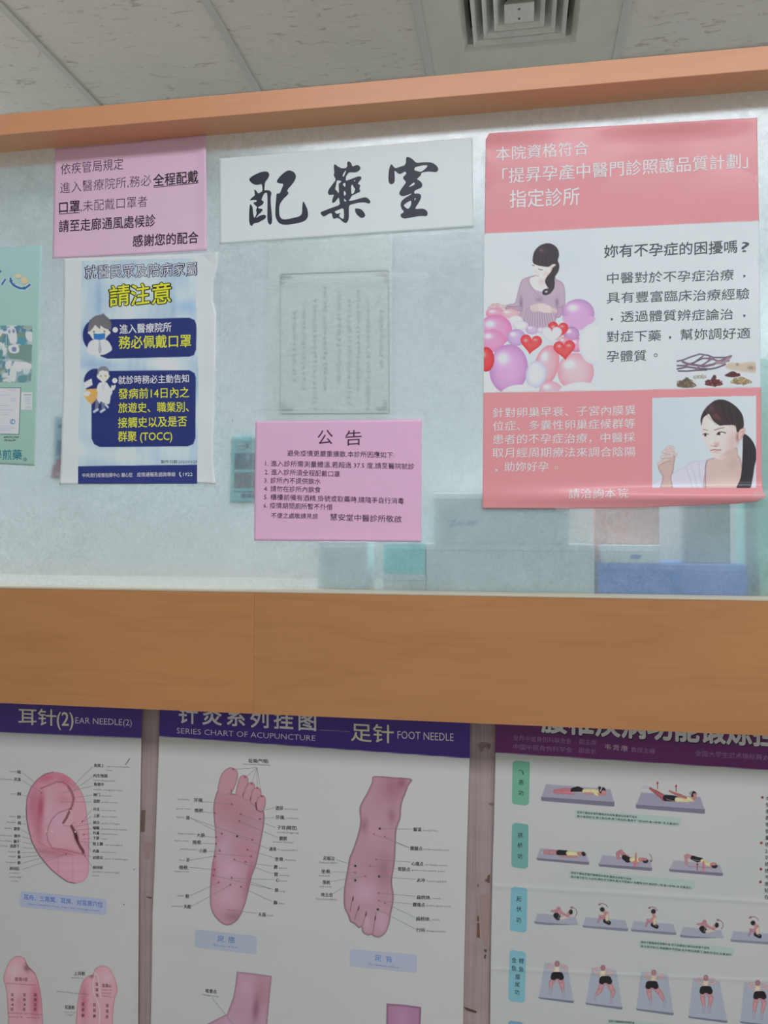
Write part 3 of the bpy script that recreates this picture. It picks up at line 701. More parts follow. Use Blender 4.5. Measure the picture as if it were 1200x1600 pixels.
I.poly(b2([(365, 180), (420, 225), (490, 255), (575, 240), (570, 140), (605, 130), (640, 160), (662, 225), (720, 195), (770, 198), (802, 240), (785, 285), (720, 322), (650, 318), (600, 322), (570, 360), (548, 400), (548, 455), (560, 462), (650, 430), (720, 400), (795, 383), (818, 410), (800, 450), (745, 515), (795, 530), (790, 570), (778, 600), (802, 645), (740, 675), (650, 715), (630, 760), (590, 812), (700, 790), (800, 760), (880, 740), (930, 765), (970, 810), (960, 845), (935, 852), (890, 832), (800, 830), (700, 850), (630, 870), (605, 890), (600, 960), (602, 1100), (580, 1160), (550, 1187), (510, 1170), (470, 1135), (430, 1100), (390, 1095), (345, 1115), (320, 1080), (310, 1010), (270, 1020), (220, 1050), (175, 1075), (140, 1055), (110, 1000), (200, 965), (330, 915), (450, 875), (440, 800), (432, 745), (405, 770), (370, 820), (330, 845), (312, 820), (325, 760), (352, 695), (310, 702), (265, 705), (240, 670), (255, 615), (310, 540), (375, 455), (370, 420), (340, 370), (355, 330), (345, 240), (350, 190)]), bk,
       holes=[b2(h) for h in ([(545, 280), (500, 350), (495, 385), (510, 400), (535, 350), (552, 300)], [(395, 452), (440, 457), (485, 472), (440, 503), (425, 520), (430, 600), (430, 685), (400, 640), (362, 605), (383, 540)], [(543, 485), (500, 512), (502, 540), (543, 578)], [(515, 628), (543, 652), (552, 690), (535, 716), (514, 713)], [(517, 758), (556, 800), (556, 816), (522, 818)], [(690, 448), (712, 460), (705, 478), (690, 470)], [(637, 548), (664, 522), (683, 572), (708, 597), (698, 640), (688, 672), (648, 695), (640, 640)], [(352, 988), (420, 957), (508, 922), (518, 1010), (516, 1110), (482, 1110), (443, 1078), (434, 1047), (470, 1003), (402, 1032), (372, 1008)])], smooth=1)
I.poly(b2([(698, 930), (790, 940), (840, 970), (885, 1045), (870, 1080), (820, 1097), (790, 1085), (720, 1025)]), bk, smooth=1)
I.poly(c3_([(430, 157), (490, 172), (550, 210), (605, 270), (700, 258), (790, 253), (870, 262), (930, 295), (978, 350), (980, 390), (950, 423), (900, 422), (820, 412), (750, 420), (690, 435), (685, 475), (655, 505), (610, 545), (660, 568), (700, 610), (710, 650), (690, 690), (640, 710), (572, 740), (568, 795), (640, 785), (685, 810), (688, 860), (650, 940), (575, 1052), (640, 1052), (720, 1045), (780, 1075), (802, 1130), (785, 1178), (700, 1170), (600, 1180), (480, 1205), (380, 1220), (320, 1155), (405, 1102), (355, 1050), (335, 980), (350, 920), (410, 865), (525, 800), (520, 787), (440, 820), (370, 837), (325, 815), (312, 780), (340, 725), (400, 640), (435, 590), (365, 522), (435, 455), (430, 425), (410, 410), (370, 440), (320, 458), (285, 440), (232, 390), (235, 460), (240, 560), (225, 610), (180, 637), (140, 610), (128, 550), (135, 400), (160, 310), (185, 287), (215, 330), (250, 362), (340, 330), (428, 300)]), bk,
       holes=[c3_(h) for h in ([(788, 305), (700, 309), (592, 337), (572, 362), (574, 398), (620, 405), (680, 425), (740, 385), (798, 325)], [(566, 594), (530, 622), (487, 665), (474, 682), (540, 657), (586, 627)], [(596, 857), (572, 880), (576, 915), (596, 883)], [(518, 903), (452, 937), (388, 985), (402, 1013), (465, 1059), (498, 1018), (520, 970)])], smooth=1)
I.done('brush_lettering', T)
film('tape', [(734, 262), (744, 262), (744, 270), (734, 270)], lambda x, y: surf_c(x, y) - 0.0006, T)

# ---- red poster
RED = np.array((209, 138, 146.))
def surf_d(x, y):
    u = (x - 755) / 435.0
    b_ = 0.011 * np.exp(-((y - (776 + 0 * x)) / 13.0) ** 2) * np.clip(u * 1.2 + 0.12, 0, 1.1) - 0.0 * x
    t = 0.006 * np.exp(-((y - (206 - u * 22)) / 15.0) ** 2) * (0.5 + 0.5 * np.cos(u * 9.0))
    l = 0.006 * np.exp(-((x - 757) / 10.0) ** 2) * np.clip((300 - y) / 90, 0, 1)
    return YS - 0.0012 - b_ - t - l - 0.0016 * np.clip(noise2(x, y, 5, 170), 0, 1) * np.clip((500 - y) / 200, 0, 1)
T = thing('poster', 'red and white clinic poster with photographs of two women, taped at right', 'poster', on(972, 490, YS))
def rcol(u, v, x, y):
    t1 = 364.5 - (x - 757) * 0.0468; t2 = 614.5 - (x - 755) * 0.0202
    w1 = np.clip((y - t1) / 1.0, 0, 1) * np.clip((t2 - y) / 1.0, 0, 1); w1 = w1[:, None]
    return RED * (1 - w1) + np.array((196, 210, 220.)) * w1
sheet('poster_sheet', [(764, 208), (759, 218), (758, 300), (755.5, 600), (754, 794)], [(1182.7, 184), (1186, 345), (1189, 610), (1190, 740), (1192, 768), (1197, 776)],
      [(764, 208), (860, 202), (970, 196), (1080, 189.5), (1182.7, 184)], [(754, 794), (893, 794.5), (1000, 793), (1090, 789.5), (1150, 787), (1183, 784), (1197, 776)], surf_d, K_UP, rcol, T, step=1.6, coat=0.25)
# photograph: woman sitting among balloons
Cv = Canvas(756, 358, 936, 616, 0.8, (196, 209, 217)); Cv.full()
Cv.C += (noise2(Cv.X, Cv.Y, 31, 160)[..., None]) * np.array((6, 4, 3))
p = lambda q: S(q, 750, 360, 6.154)
def bl(x, y, rx, ry, col, rim, hi=(235, 225, 238), rot=0, **k):
    X, Y = p([(x, y)])[0]; Cv.ball(X, Y, rx / 6.154, ry / 6.154, col, rim, hi, rot, **k)
def heart(x, y, s, col, rim, rot=0.0, hi=(250, 190, 190)):
    X, Y = p([(x, y)])[0]; P = []
    for k_ in range(28):
        t = 2 * math.pi * k_ / 28; hx = 16 * math.sin(t) ** 3; hy = -(13 * math.cos(t) - 5 * math.cos(2 * t) - 2 * math.cos(3 * t) - math.cos(4 * t))
        hx, hy = hx * math.cos(rot) - hy * math.sin(rot), hx * math.sin(rot) + hy * math.cos(rot)
        P.append((X + hx * s / 17 / 6.154, Y + hy * s / 17 / 6.154))
    Cv.poly(P, col, smooth=False, rim=rim, rimw=s / 6.154 * 0.35)
    Cv.blob(X - s * 0.45 / 6.154, Y - s * 0.25 / 6.154, s * .16 / 6.154, s * .12 / 6.154, hi, 0.85); Cv.blob(X + s * 0.35 / 6.154, Y - s * 0.3 / 6.154, s * .2 / 6.154, s * .1 / 6.154, hi, 0.7)
# body
Cv.poly(p([(455, 450), (400, 480), (372, 560), (350, 650), (330, 700), (262, 715), (250, 770), (380, 770), (372, 830), (420, 870), (415, 940), (700, 960), (730, 850), (800, 800), (820, 720), (815, 560), (790, 500), (740, 470), (700, 440), (560, 430)]), (176, 160, 180), rim=(150, 134, 155), rimw=2.5, feather=1.2)
for x0_, x1_, y0_ in [(430 + 24 * i, 418 + 27 * i, 760 + 6 * abs(i - 5)) for i in range(12)]:
    Cv.line(p([(x0_ * 0.8 + 110, y0_ - 40), (x1_, 925)]), 0.9, (118, 104, 126), 0.6); Cv.line(p([(x0_ * 0.8 + 119, y0_ - 40), (x1_ + 11, 925)]), 0.7, (205, 190, 208), 0.5)
Cv.blob(*p([(395, 700)])[0], 2.5, 10, (110, 92, 116), 0.7); Cv.blob(*p([(740, 690)])[0], 3, 7, (110, 92, 116), 0.6); Cv.blob(*p([(570, 665)])[0], 6, 3, (125, 108, 130), 0.6)
Cv.line(p([(455, 470), (500, 560), (570, 640)]), 0.8, (140, 124, 146), 0.7); Cv.line(p([(740, 480), (660, 590), (580, 650)]), 0.8, (140, 124, 146), 0.6)
Cv.poly(p([(560, 440), (490, 455), (480, 500), (520, 560), (570, 580), (620, 570), (690, 500), (710, 450), (660, 420)]), (222, 210, 212))   # neck and chest
Cv.poly(p([(525, 565), (600, 590), (620, 575), (600, 560)]), (214, 212, 220))
Cv.blob(*p([(590, 490)])[0], 5, 8, (196, 176, 178), 0.6)
# head
Cv.poly(p([(505, 320), (500, 350), (522, 400), (530, 440), (560, 468), (610, 465), (660, 430), (700, 400), (735, 370), (735, 330), (700, 300), (600, 290)]), (226, 212, 212), feather=1.0)
Cv.blob(*p([(640, 420)])[0], 6, 5, (198, 178, 180), 0.5); Cv.blob(*p([(560, 400)])[0], 3, 3, (222, 196, 196), 0.5)
Cv.poly(p([(680, 345), (720, 330), (738, 345), (720, 385), (690, 400), (675, 385)]), (218, 192, 190)); Cv.line(p([(690, 360), (715, 350), (705, 385)]), 0.6, (176, 140, 140))
Cv.line(p([(500, 333), (522, 340)]), 1.0, (88, 72, 78)); Cv.line(p([(562, 370), (585, 380), (602, 378)]), 1.0, (72, 58, 64)); Cv.line(p([(538, 385), (534, 402), (548, 406)]), 0.7, (190, 160, 162)); Cv.line(p([(528, 430), (548, 437), (566, 436)]), 1.1, (196, 130, 136))
hair = (50, 44, 50)
Cv.poly(p([(510, 310), (508, 260), (525, 200), (570, 150), (640, 124), (700, 135), (745, 175), (760, 235), (748, 290), (762, 330), (755, 390), (720, 450), (718, 510), (710, 560), (680, 600), (640, 622), (605, 615), (600, 590), (620, 565), (660, 560), (640, 530), (625, 490), (640, 450), (680, 400), (700, 360), (730, 330), (700, 325), (660, 350), (600, 345), (550, 335)]), hair, feather=1.0, rim=(38, 33, 38), rimw=2)
for i in range(9):
    Cv.line(p([(600 + i * 16, 150 + i * 3), (540 + i * 14, 230), (525 + i * 20, 330)]), 0.7, (86, 74, 80) if i % 2 else (34, 30, 36), 0.45)
Cv.blob(*p([(590, 190)])[0], 4, 3, (104, 92, 98), 0.7, 0.6); Cv.line(p([(670, 480), (700, 520), (680, 570), (640, 600)]), 1.2, (90, 76, 82), 0.6); Cv.poly(p([(622, 588), (650, 578), (640, 600)]), (190, 184, 194), feather=1)
# arms and hands
Cv.cap([(*p([(800, 770)])[0], 4.6), (*p([(740, 775)])[0], 4.2), (*p([(650, 755)])[0], 5.2)], (206, 186, 190))
Cv.poly(p([(690, 790), (620, 795), (560, 780), (520, 785), (490, 770), (480, 745), (485, 722), (530, 705), (600, 700), (650, 715), (690, 740)]), (214, 196, 198), rim=(180, 160, 166), rimw=1.5)
for yy in (722, 740, 757, 772): Cv.line(p([(488, yy), (560, yy - 4)]), 0.6, (168, 146, 152), 0.8)
Cv.poly(p([(735, 735), (770, 740), (800, 720), (790, 800), (760, 840), (720, 825), (745, 790)]), (178, 150, 180), rim=(140, 112, 140), rimw=2)
Cv.cap([(*p([(350, 735)])[0], 3.6), (*p([(210, 735)])[0], 2.9), (*p([(165, 720)])[0], 3.6)], (210, 190, 194))
Cv.cap([(*p([(380, 750)])[0], 4.5), (*p([(262, 745)])[0], 3.4)], (168, 150, 172))
for q in ([(170, 710), (120, 712), (85, 745), (72, 775)], [(170, 722), (125, 730), (98, 760)], [(175, 735), (140, 752), (118, 765)], [(180, 740), (165, 768), (150, 775)]):
    Cv.cap([(*z, 1.5 - 0.15 * i) for i, z in enumerate(p(q))], (206, 178, 180))
# balloons
bl(945, 800, 155, 140, (196, 160, 202), (170, 132, 186)); Cv.poly(p([(800, 830), (1095, 830), (1060, 910), (960, 960), (860, 930)]), (196, 160, 202), feather=1.5)
bl(880, 1000, 75, 75, (188, 148, 192), (160, 122, 172)); bl(930, 1100, 75, 70, (206, 150, 184), (180, 116, 160))
bl(150, 800, 95, 55, (226, 158, 182), (210, 130, 160)); bl(290, 800, 90, 45, (238, 178, 186), (224, 150, 166))
bl(150, 960, 160, 150, (212, 150, 192), (200, 118, 168)); bl(120, 1060, 120, 110, (216, 148, 190), (206, 128, 172))
bl(345, 860, 65, 40, (222, 220, 228), (202, 196, 210)); bl(390, 915, 75, 45, (214, 212, 226), (190, 186, 208))
bl(350, 1030, 90, 80, (190, 168, 208), (164, 140, 188)); bl(500, 955, 60, 45, (196, 176, 208), (170, 148, 190)); bl(590, 960, 45, 30, (204, 196, 214), (180, 170, 196))
Cv.poly(p([(40, 1370), (90, 1340), (140, 1450), (170, 1560), (40, 1560)]), (208, 216, 222), feather=1.2)
bl(810, 1070, 60, 45, (214, 150, 170), (196, 128, 150))
heart(750, 955, 105, (222, 74, 76), (190, 46, 54), 0.1)
heart(690, 1000, 105, (214, 216, 224), (190, 190, 204), 0.0, (236, 236, 240))
bl(640, 1300, 115, 200, (232, 172, 184), (214, 130, 148), rot=0.25)
bl(275, 1330, 185, 235, (200, 160, 204), (176, 128, 186), rot=0.1)
bl(920, 1360, 175, 180, (232, 182, 192), (216, 146, 164))
bl(1100, 1090, 150, 200, (210, 219, 226), (192, 202, 214), (216, 224, 230)); bl(1190, 1010, 110, 110, (212, 220, 226), (200, 208, 216), (216, 224, 230))
bl(540, 1385, 100, 135, (206, 214, 224), (178, 180, 204), (228, 232, 238), rot=0.2)
bl(680, 1540, 110, 90, (226, 176, 192), (206, 152, 172))
heart(490, 1085, 112, (226, 82, 84), (196, 50, 58), 0.12); heart(812, 1140, 112, (226, 84, 86), (196, 50, 58), -0.1)
bl(60, 1240, 76, 118, (222, 70, 76), (180, 40, 54), (246, 160, 160))
bl(390, 1600, 200, 118, (212, 219, 224), (200, 206, 214), (216, 222, 228)); bl(980, 1590, 240, 132, (208, 216, 222), (196, 204, 212), (214, 220, 226))
Cv.mesh('balloon_photograph', surf_d, K_UP, T, lift=0.0003, clip=lambda X, Y: (X > 756.4 - (Y - 366) * 0.006) & (X < 934.8) & (Y > 366.3 - (X - 757) * 0.0468) & (Y < 613.6 - (X - 755) * 0.0202), coat=0.25)
# photograph: portrait
Cv = Canvas(1017, 616, 1185, 765, 0.7, (186, 202, 212)); Cv.full()
Cv.C += np.clip((Cv.X - 1019)[..., None] / 165, 0, 1) * np.array((8, 6, 4))
p = lambda q: S(q, 1010, 610, 6.316)
Cv.poly(p([(55, 970), (370, 760), (440, 705), (560, 690), (640, 670), (900, 690), (1040, 740), (1100, 800), (1100, 975)]), (196, 200, 216), feather=1.6, rim=(178, 184, 204), rimw=3)
for q in ([(390, 760), (430, 860), (450, 960)], [(440, 740), (480, 850), (500, 960)], [(520, 720), (530, 860), (560, 960)]): Cv.line(p(q), 1.5, (166, 172, 194), 0.5)
skin = (206, 188, 186)
Cv.poly(p([(600, 690), (680, 660), (720, 640), (880, 560), (905, 640), (935, 700), (940, 980), (588, 980), (578, 800), (582, 740)]), (196, 176, 172), feather=1.0, rim=(160, 140, 140), rimw=3)
Cv.blob(*p([(860, 720)])[0], 12, 9, (166, 142, 140), 0.35, -0.7); Cv.blob(*p([(780, 900)])[0], 22, 8, (206, 190, 186), 0.6)
Cv.line(p([(598, 690), (580, 760), (585, 960)]), 0.9, (96, 98, 122), 0.9)
# ponytail
Cv.poly(p([(955, 440), (990, 440), (1040, 490), (1075, 560), (1088, 650), (1065, 760), (1050, 860), (1015, 975), (890, 975), (930, 860), (945, 700), (950, 560)]), (42, 38, 46), feather=0.9)
for i in range(6): Cv.line(p([(985 + i * 9, 470 + i * 12), (1000 + i * 14, 620), (985 + i * 10, 900)]), 0.6, (74, 66, 74) if i % 2 else (28, 26, 32), 0.5)
# face
Cv.poly(p([(545, 300), (538, 350), (545, 420), (560, 480), (585, 530), (612, 570), (640, 620), (660, 655), (700, 678), (750, 680), (810, 640), (870, 570), (905, 500), (905, 420), (880, 340), (760, 230), (620, 220)]), (214, 200, 198), feather=1.0)
Cv.blob(*p([(850, 500)])[0], 9, 16, (182, 160, 158), 0.6, 0.3); Cv.blob(*p([(800, 620)])[0], 12, 4, (170, 148, 146), 0.6, -0.6); Cv.blob(*p([(650, 330)])[0], 10, 8, (222, 212, 212), 0.6); Cv.blob(*p([(640, 500)])[0], 4, 9, (224, 212, 210), 0.6)
Cv.blob(*p([(690, 530)])[0], 4, 3, (166, 140, 138), 0.6); Cv.blob(*p([(900, 460)])[0], 2.5, 8, (120, 82, 76), 0.7)
Cv.poly(p([(905, 410), (930, 375), (970, 372), (975, 410), (955, 450), (930, 490), (908, 488)]), (206, 176, 172), rim=(172, 138, 136), rimw=2); Cv.line(p([(925, 420), (955, 400), (950, 440), (928, 465)]), 0.8, (150, 112, 110), 0.7)
Cv.line(p([(560, 386), (585, 390), (606, 396)]), 1.0, (110, 98, 102), 0.9); Cv.line(p([(672, 393), (710, 378), (765, 368)]), 1.2, (100, 86, 90), 0.9)
Cv.poly(p([(558, 432), (580, 424), (612, 434), (606, 450), (580, 454)]), (222, 216, 218), smooth=False); Cv.ball(*p([(582, 440)])[0], 2.0, 2.2, (44, 36, 42)); Cv.line(p([(556, 434), (580, 424), (614, 434)]), 1.1, (50, 42, 50))
Cv.poly(p([(696, 430), (720, 412), (775, 418), (755, 434), (710, 442)]), (222, 216, 218), smooth=False); Cv.ball(*p([(716, 428)])[0], 2.3, 2.3, (40, 32, 38)); Cv.line(p([(694, 436), (712, 414), (745, 410), (782, 420)]), 1.4, (42, 34, 42))
Cv.line(p([(630, 535), (652, 552), (690, 552), (710, 540), (712, 515)]), 0.8, (158, 128, 128), 0.8); Cv.line(p([(672, 550), (692, 552)]), 1.2, (110, 76, 78), 0.8)
Cv.line(p([(632, 594), (665, 584), (700, 588), (736, 588)]), 1.5, (150, 96, 102), 0.95); Cv.blob(*p([(690, 608)])[0], 5, 1.6, (196, 158, 158), 0.7)
# hair
Cv.poly(p([(540, 340), (535, 280), (560, 210), (610, 150), (680, 98), (760, 92), (840, 125), (910, 185), (950, 250), (962, 330), (955, 370), (925, 385), (905, 415), (890, 400), (870, 345), (760, 345), (720, 345), (660, 300), (620, 235), (600, 240), (560, 275), (545, 340)]), (50, 40, 46), feather=0.9)
Cv.blob(*p([(690, 260)])[0], 9, 4, (112, 62, 64), 0.8, 0.7); Cv.blob(*p([(640, 180)])[0], 6, 5, (92, 72, 78), 0.7, -0.5)
for i in range(8): Cv.line(p([(600 + i * 34, 150 - i * 4), (660 + i * 30, 230 + i * 8), (740 + i * 22, 330 + i * 6)]), 0.6, (110, 76, 80) if i % 2 else (30, 26, 32), 0.45)
Cv.line(p([(585, 170), (600, 250), (690, 340)]), 0.6, (100, 84, 88), 0.7)
# raised hand
Cv.poly(p([(140, 975), (160, 860), (130, 800), (115, 740), (150, 690), (240, 660), (285, 640), (275, 720), (265, 800), (245, 860), (255, 975)]), (188, 166, 162), feather=1.4, rim=(150, 128, 128), rimw=3)
for q in ([(120, 730), (170, 690), (235, 670)], [(150, 660), (200, 645), (250, 655)], [(165, 610), (215, 590), (262, 600)], [(200, 575), (235, 555), (262, 565), (268, 590)], [(290, 635), (265, 620), (200, 612)]):
    Cv.cap([(*z, 2.6 - 0.3 * i) for i, z in enumerate(p(q))], (206, 190, 188))
for q in ([(120, 742), (180, 712), (240, 700)], [(150, 675), (240, 672)], [(165, 622), (240, 632)]): Cv.line(p(q), 0.8, (142, 118, 118), 0.7)
Cv.mesh('portrait_photograph', surf_d, K_UP, T, lift=0.0003, clip=lambda X, Y: (X > 1019) & (X < 1182.2) & (Y > 621.2 - (X - 1019) * 0.0195) & (Y < 762.9), coat=0.25)
# photograph: herbs
Cv = Canvas(1056, 548, 1183, 609, 0.7, (196, 207, 216)); Cv.full()
p = lambda q: S(q, 1040, 540, 7.5)
for q, cc_, wd in (([(130, 185), (200, 170), (300, 130), (400, 100), (500, 115), (560, 140), (700, 140), (770, 120)], (78, 68, 82), 2.0), ([(130, 235), (230, 235), (330, 200), (430, 150), (520, 150), (620, 180), (740, 180)], (96, 82, 100), 2.4),
                   ([(200, 190), (260, 215), (330, 225), (450, 245), (560, 220), (640, 180), (760, 130)], (112, 94, 112), 3.6), ([(130, 275), (250, 250), (400, 270), (520, 275), (600, 260), (700, 220)], (84, 72, 88), 2.4), ([(150, 298), (250, 300), (350, 290), (480, 285)], (64, 56, 70), 2.0),
                   ([(320, 210), (400, 150), (440, 120)], (88, 76, 92), 1.8), ([(440, 230), (500, 180), (520, 130)], (100, 84, 100), 2.2), ([(600, 200), (680, 200), (740, 150)], (150, 128, 140), 5.0), ([(350, 280), (420, 230), (560, 150)], (120, 100, 116), 2.2)):
    Cv.line(p(q), wd, cc_, feather=1.4)
Cv.poly(p([(700, 250), (760, 200), (850, 210), (960, 195), (1055, 200), (1055, 310), (940, 310), (800, 290)]), (186, 178, 164), feather=3); Cv.blob(*p([(1000, 260)])[0], 5, 3, (130, 110, 92), 0.8); Cv.blob(*p([(840, 220)])[0], 2, 2, (110, 100, 96), 0.8)
def pile(x, y, rx, ry, cols, n, seed, sz):
    R = random.Random(seed)
    Cv.poly(p([(x - rx, y + ry * .6), (x - rx * .6, y - ry * .3), (x, y - ry), (x + rx * .6, y - ry * .3), (x + rx, y + ry * .6), (x, y + ry)]), [c * 0.75 for c in cols[0]], feather=1.2)
    for _ in range(n):
        a, r_ = R.random() * 6.28, R.random() ** 0.5; c_ = cols[R.randrange(len(cols))]; X_, Y_ = p([(x + math.cos(a) * r_ * rx * .9, y + ry * .1 + math.sin(a) * r_ * ry * .8)])[0]
        Cv.ball(X_, Y_, sz * (0.8 + R.random() * .5), sz * 0.6, c_, [q * 0.6 for q in c_], None, R.random() * 3)
pile(245, 440, 115, 55, [(132, 118, 98), (160, 148, 124), (108, 96, 82)], 26, 1, 2.6); pile(245, 395, 30, 25, [(110, 104, 84)], 4, 7, 2.0)
pile(400, 365, 80, 20, [(204, 208, 200), (190, 196, 184)], 14, 2, 2.0); pile(565, 430, 105, 45, [(118, 52, 58), (92, 42, 50), (142, 78, 80)], 30, 3, 2.2); pile(570, 365, 25, 22, [(96, 62, 60)], 4, 6, 1.6)
pile(785, 335, 92, 34, [(112, 56, 56), (92, 44, 46)], 40, 4, 1.2); pile(885, 410, 125, 45, [(206, 190, 150), (180, 160, 118), (150, 130, 96)], 44, 5, 2.0)
Cv.mesh('herb_photograph', surf_d, K_UP, T, lift=0.0003, clip=lambda X, Y: (X > 1057) & (X < 1181.4) & (Y < 607.3 - (X - 1057) * 0.02), coat=0.25)
I = Ink(surf_d, K_UP, 0.4)
pw = (236, 218, 222); gk = (66, 72, 80)
I.text('本院資格符合', 774.5, 241, 919.4, 231.3, 20.5, pw, 0.004)
I.text('「提昇孕產中醫門診照護品質計劃」', 785, 275.5, 1168.5, 251, 22.5, pw, 0.004)
I.text('指定診所', 796.3, 311.8, 905.6, 306.8, 26.5, pw, 0.006)
I.text('妳有不孕症的困擾嗎', 944.3, 393, 1152, 385.7, 19, gk, 0.01, kai=0.07); I.text('?', 1158.5, 385.5, 1171, 385.2, 19.5, gk, 0.0, latin=False)
def rowt(t, x0, y0, x1, y1, h=16.5, col=(74, 80, 88), off=0.0): I.text(t, x0, y0, x1, y1, h, col, off, kai=0.07)
def comma(x, y, col=gk, s=3.2): I.text(',', x - s / 2, y, x + s / 2, y, s * 4.2, col, 0.02, lift=0.0004)
rowt('中醫對於不孕症治療', 948.5, 435, 1146.5, 429.5); comma(1163, 426)
rowt('具有豐富臨床治療經驗', 948, 465.7, 1171, 459.2)
comma(956, 493.5); rowt('透過體質辨症論治', 970, 494.9, 1145.5, 491); comma(1163, 488)
rowt('對症下藥', 948, 526.3, 1033, 524.4); comma(1047, 522); rowt('幫妳調好適', 1063, 523, 1172.4, 520.6)
rowt('孕體質', 948, 557, 1010, 555.8)
def ring(x, y, r, wd, col): I.line([(x + r * math.cos(k * .524), y + r * math.sin(k * .524)) for k in range(12)], wd, col, closed=True)
ring(1024.5, 555, 2.4, 0.9, gk)
def rowr(t, x0, y0, x1, y1): I.text(t, x0, y0, x1, y1, 14.6, (232, 212, 216), 0.0, kai=0.07)
rowr('針對卵巢早衰、子宮內膜異', 770, 645.2, 993, 641); rowr('位症、多囊性卵巢症候群等', 770, 666, 992.5, 662); rowr('患者的不孕症治療，中醫採', 770, 687, 992, 683.5)
rowr('取月經周期療法來調合陰陽', 769.5, 707.7, 993, 706); comma(775.6, 729.5, (232, 212, 216)); rowr('助妳好孕', 788, 729.6, 857, 729); ring(869.5, 731, 2.2, 0.9, (232, 212, 216))
rowr('請洽詢本院', 888.3, 771.7, 981.5, 771)
I.done('printed_text', T)
for q, sd in (([(752, 236), (764, 232), (764, 252), (752, 256)], 2), ([(750, 280), (762, 278), (762, 288), (750, 290)], 5), ([(1180, 273), (1193, 272), (1193, 284), (1180, 285)], 6), ([(1184, 398), (1194, 397), (1194, 412), (1184, 413)], 7), ([(1176, 768), (1200, 764), (1200, 780), (1178, 782)], 9), ([(866, 792), (890, 792), (886, 802), (872, 801)], 10)):
    film('tape', q, lambda x, y: surf_d(x, y) - 0.0012, T, wav=0.003, seed=sd)

# ---- pink announcement, laminated
surf_e = lambda x, y: YS - 0.0016 - 0.0012 * np.exp(-((y - 848) / 10.0) ** 2)
T = thing('paper_notice', 'laminated pink announcement with numbered rules, at the middle of the glass', 'notice', on(528, 750, YS), 'notices taped to the glass')
film('laminate', [(394, 653), (663.5, 650.5), (662, 851.5), (391, 849)], lambda x, y: surf_e(x, y) + 0.0004, T)
sheet('paper_sheet', [(399.3, 658), (397, 844.5)], [(659, 655), (658, 847)], [(399.3, 658), (659, 655)], [(397, 844.5), (658, 847)], surf_e, K_UP, lambda u, v, x, y: np.array((212, 166, 198.)), T, coat=0.15)
I = Ink(surf_e, K_UP)
c_ = (64, 40, 68)
def r6(t, x0, y0, x1, y1, h=9.0): I.text(t, x0, y0, x1, y1, h, c_, 0.0, kai=0.06, res=1)
I.text('公', 496, 683.5, 520, 683.5, 22.5, c_, 0.0, kai=0.07); I.text('告', 539.5, 684.3, 565, 684.3, 22.5, c_, 0.0, kai=0.07)
r6('避免疫情更嚴重擴散,本診所因應如下:', 448.7, 708, 616, 711)
r6('1. 進入診所需測量體溫,若超過 37.5 度,請至醫院就診', 414.5, 724, 647.5, 729); r6('2. 進入診所須全程配戴口罩', 413.7, 737, 531, 741)
r6('3. 診所內不提供飲水', 413, 750.3, 501, 752.5); r6('4. 請勿在診所內飲食', 412.5, 763.3, 501, 765.5); r6('5. 櫃檯前備有酒精,掛號或取藥時,請隨手自行消毒', 412.5, 776.3, 631, 783)
r6('6. 疫情期間廁所暫不外借', 411.7, 789.5, 519.5, 792.5); r6('不便之處敬請見諒', 423.7, 805.5, 496.7, 807, 8); r6('慧安堂中醫診所敬啟', 516, 808, 627.5, 811.5, 10.3)
I.done('printed_text', T)

# ---- empty plastic film left on the glass, and the framed certificate seen through it from behind
tag(film('plastic_film', [(345, 386), (753, 362), (753, 672), (345, 672)], plane_surf(YS + 0.0008), None, mat=clear), 'large clear plastic film stuck on the glass between the notices', 'plastic film')
t = tag(film('plastic_sleeve', [(398, 437), (669, 424), (669, 640), (398, 640)], lambda x, y: plane_surf(YS - 0.0006)(x, y) - 0.0009 * np.exp(-((y - 438) / 9.0) ** 2), None, mat=milky), 'milky empty plastic sleeve on the glass above the laminated pink announcement', 'plastic sleeve')
YC = G + 0.0021
T = thing('certificate', 'faint bordered certificate seen from behind through the frosted glass above the pink announcement', 'certificate', on(525, 535, YC))
surf_f = plane_surf(YC)
sheet('paper_sheet', [(420, 372), (418, 664)], [(613, 360), (613, 660)], [(420, 372), (613, 360)], [(418, 664), (613, 660)], surf_f, K_UP, lambda u, v, x, y: np.array((206, 214, 212.)), T, mat=thin_paper())
I = Ink(surf_f, K_UP)
lc = (20, 36, 36)
I.line([(438, 429), (607, 423)], 1.6, lc); I.line([(440, 647), (607, 646)], 1.6, lc); I.line([(607, 423), (608, 646)], 1.3, lc); I.line([(438, 429), (438, 647)], 1.3, (110, 130, 126))
for cx_, cy_, sx_, sy_ in ((440, 432, 1, 1), (604, 427, -1, 1), (442, 642, 1, -1), (603, 641, -1, -1)):
    for k_ in range(3):
        P_ = [(cx_ + sx_ * (k_ * 5 + 3 + (4 - .3 * j) * math.cos(j * .8)), cy_ + sy_ * (2 + (3 - .25 * j) * math.sin(j * .8))) for j in range(9)]; I.line(P_, 1.2, lc)
        P_ = [(cx_ + sx_ * (2 + 3 * math.cos(j * .8)), cy_ + sy_ * (k_ * 5 + 3 + 3 * math.sin(j * .8))) for j in range(7)]; I.line(P_, 1.0, lc)
R = random.Random(5)
def smudge(I, x, y, w_, h_, col, lift=0.0004):      # a character too small and faint to read
    for _ in range(3):
        a, b = x + (R.random() - .5) * w_ * .3, y + (R.random() - .5) * h_ * .8
        I.line([(a - w_ * .42, b), (a + w_ * .42, b)], h_ * 0.13, col, lift)
    a = x + (R.random() - .5) * w_ * .6; I.line([(a, y - h_ * .45), (a, y + h_ * .45)], h_ * 0.13, col, lift)
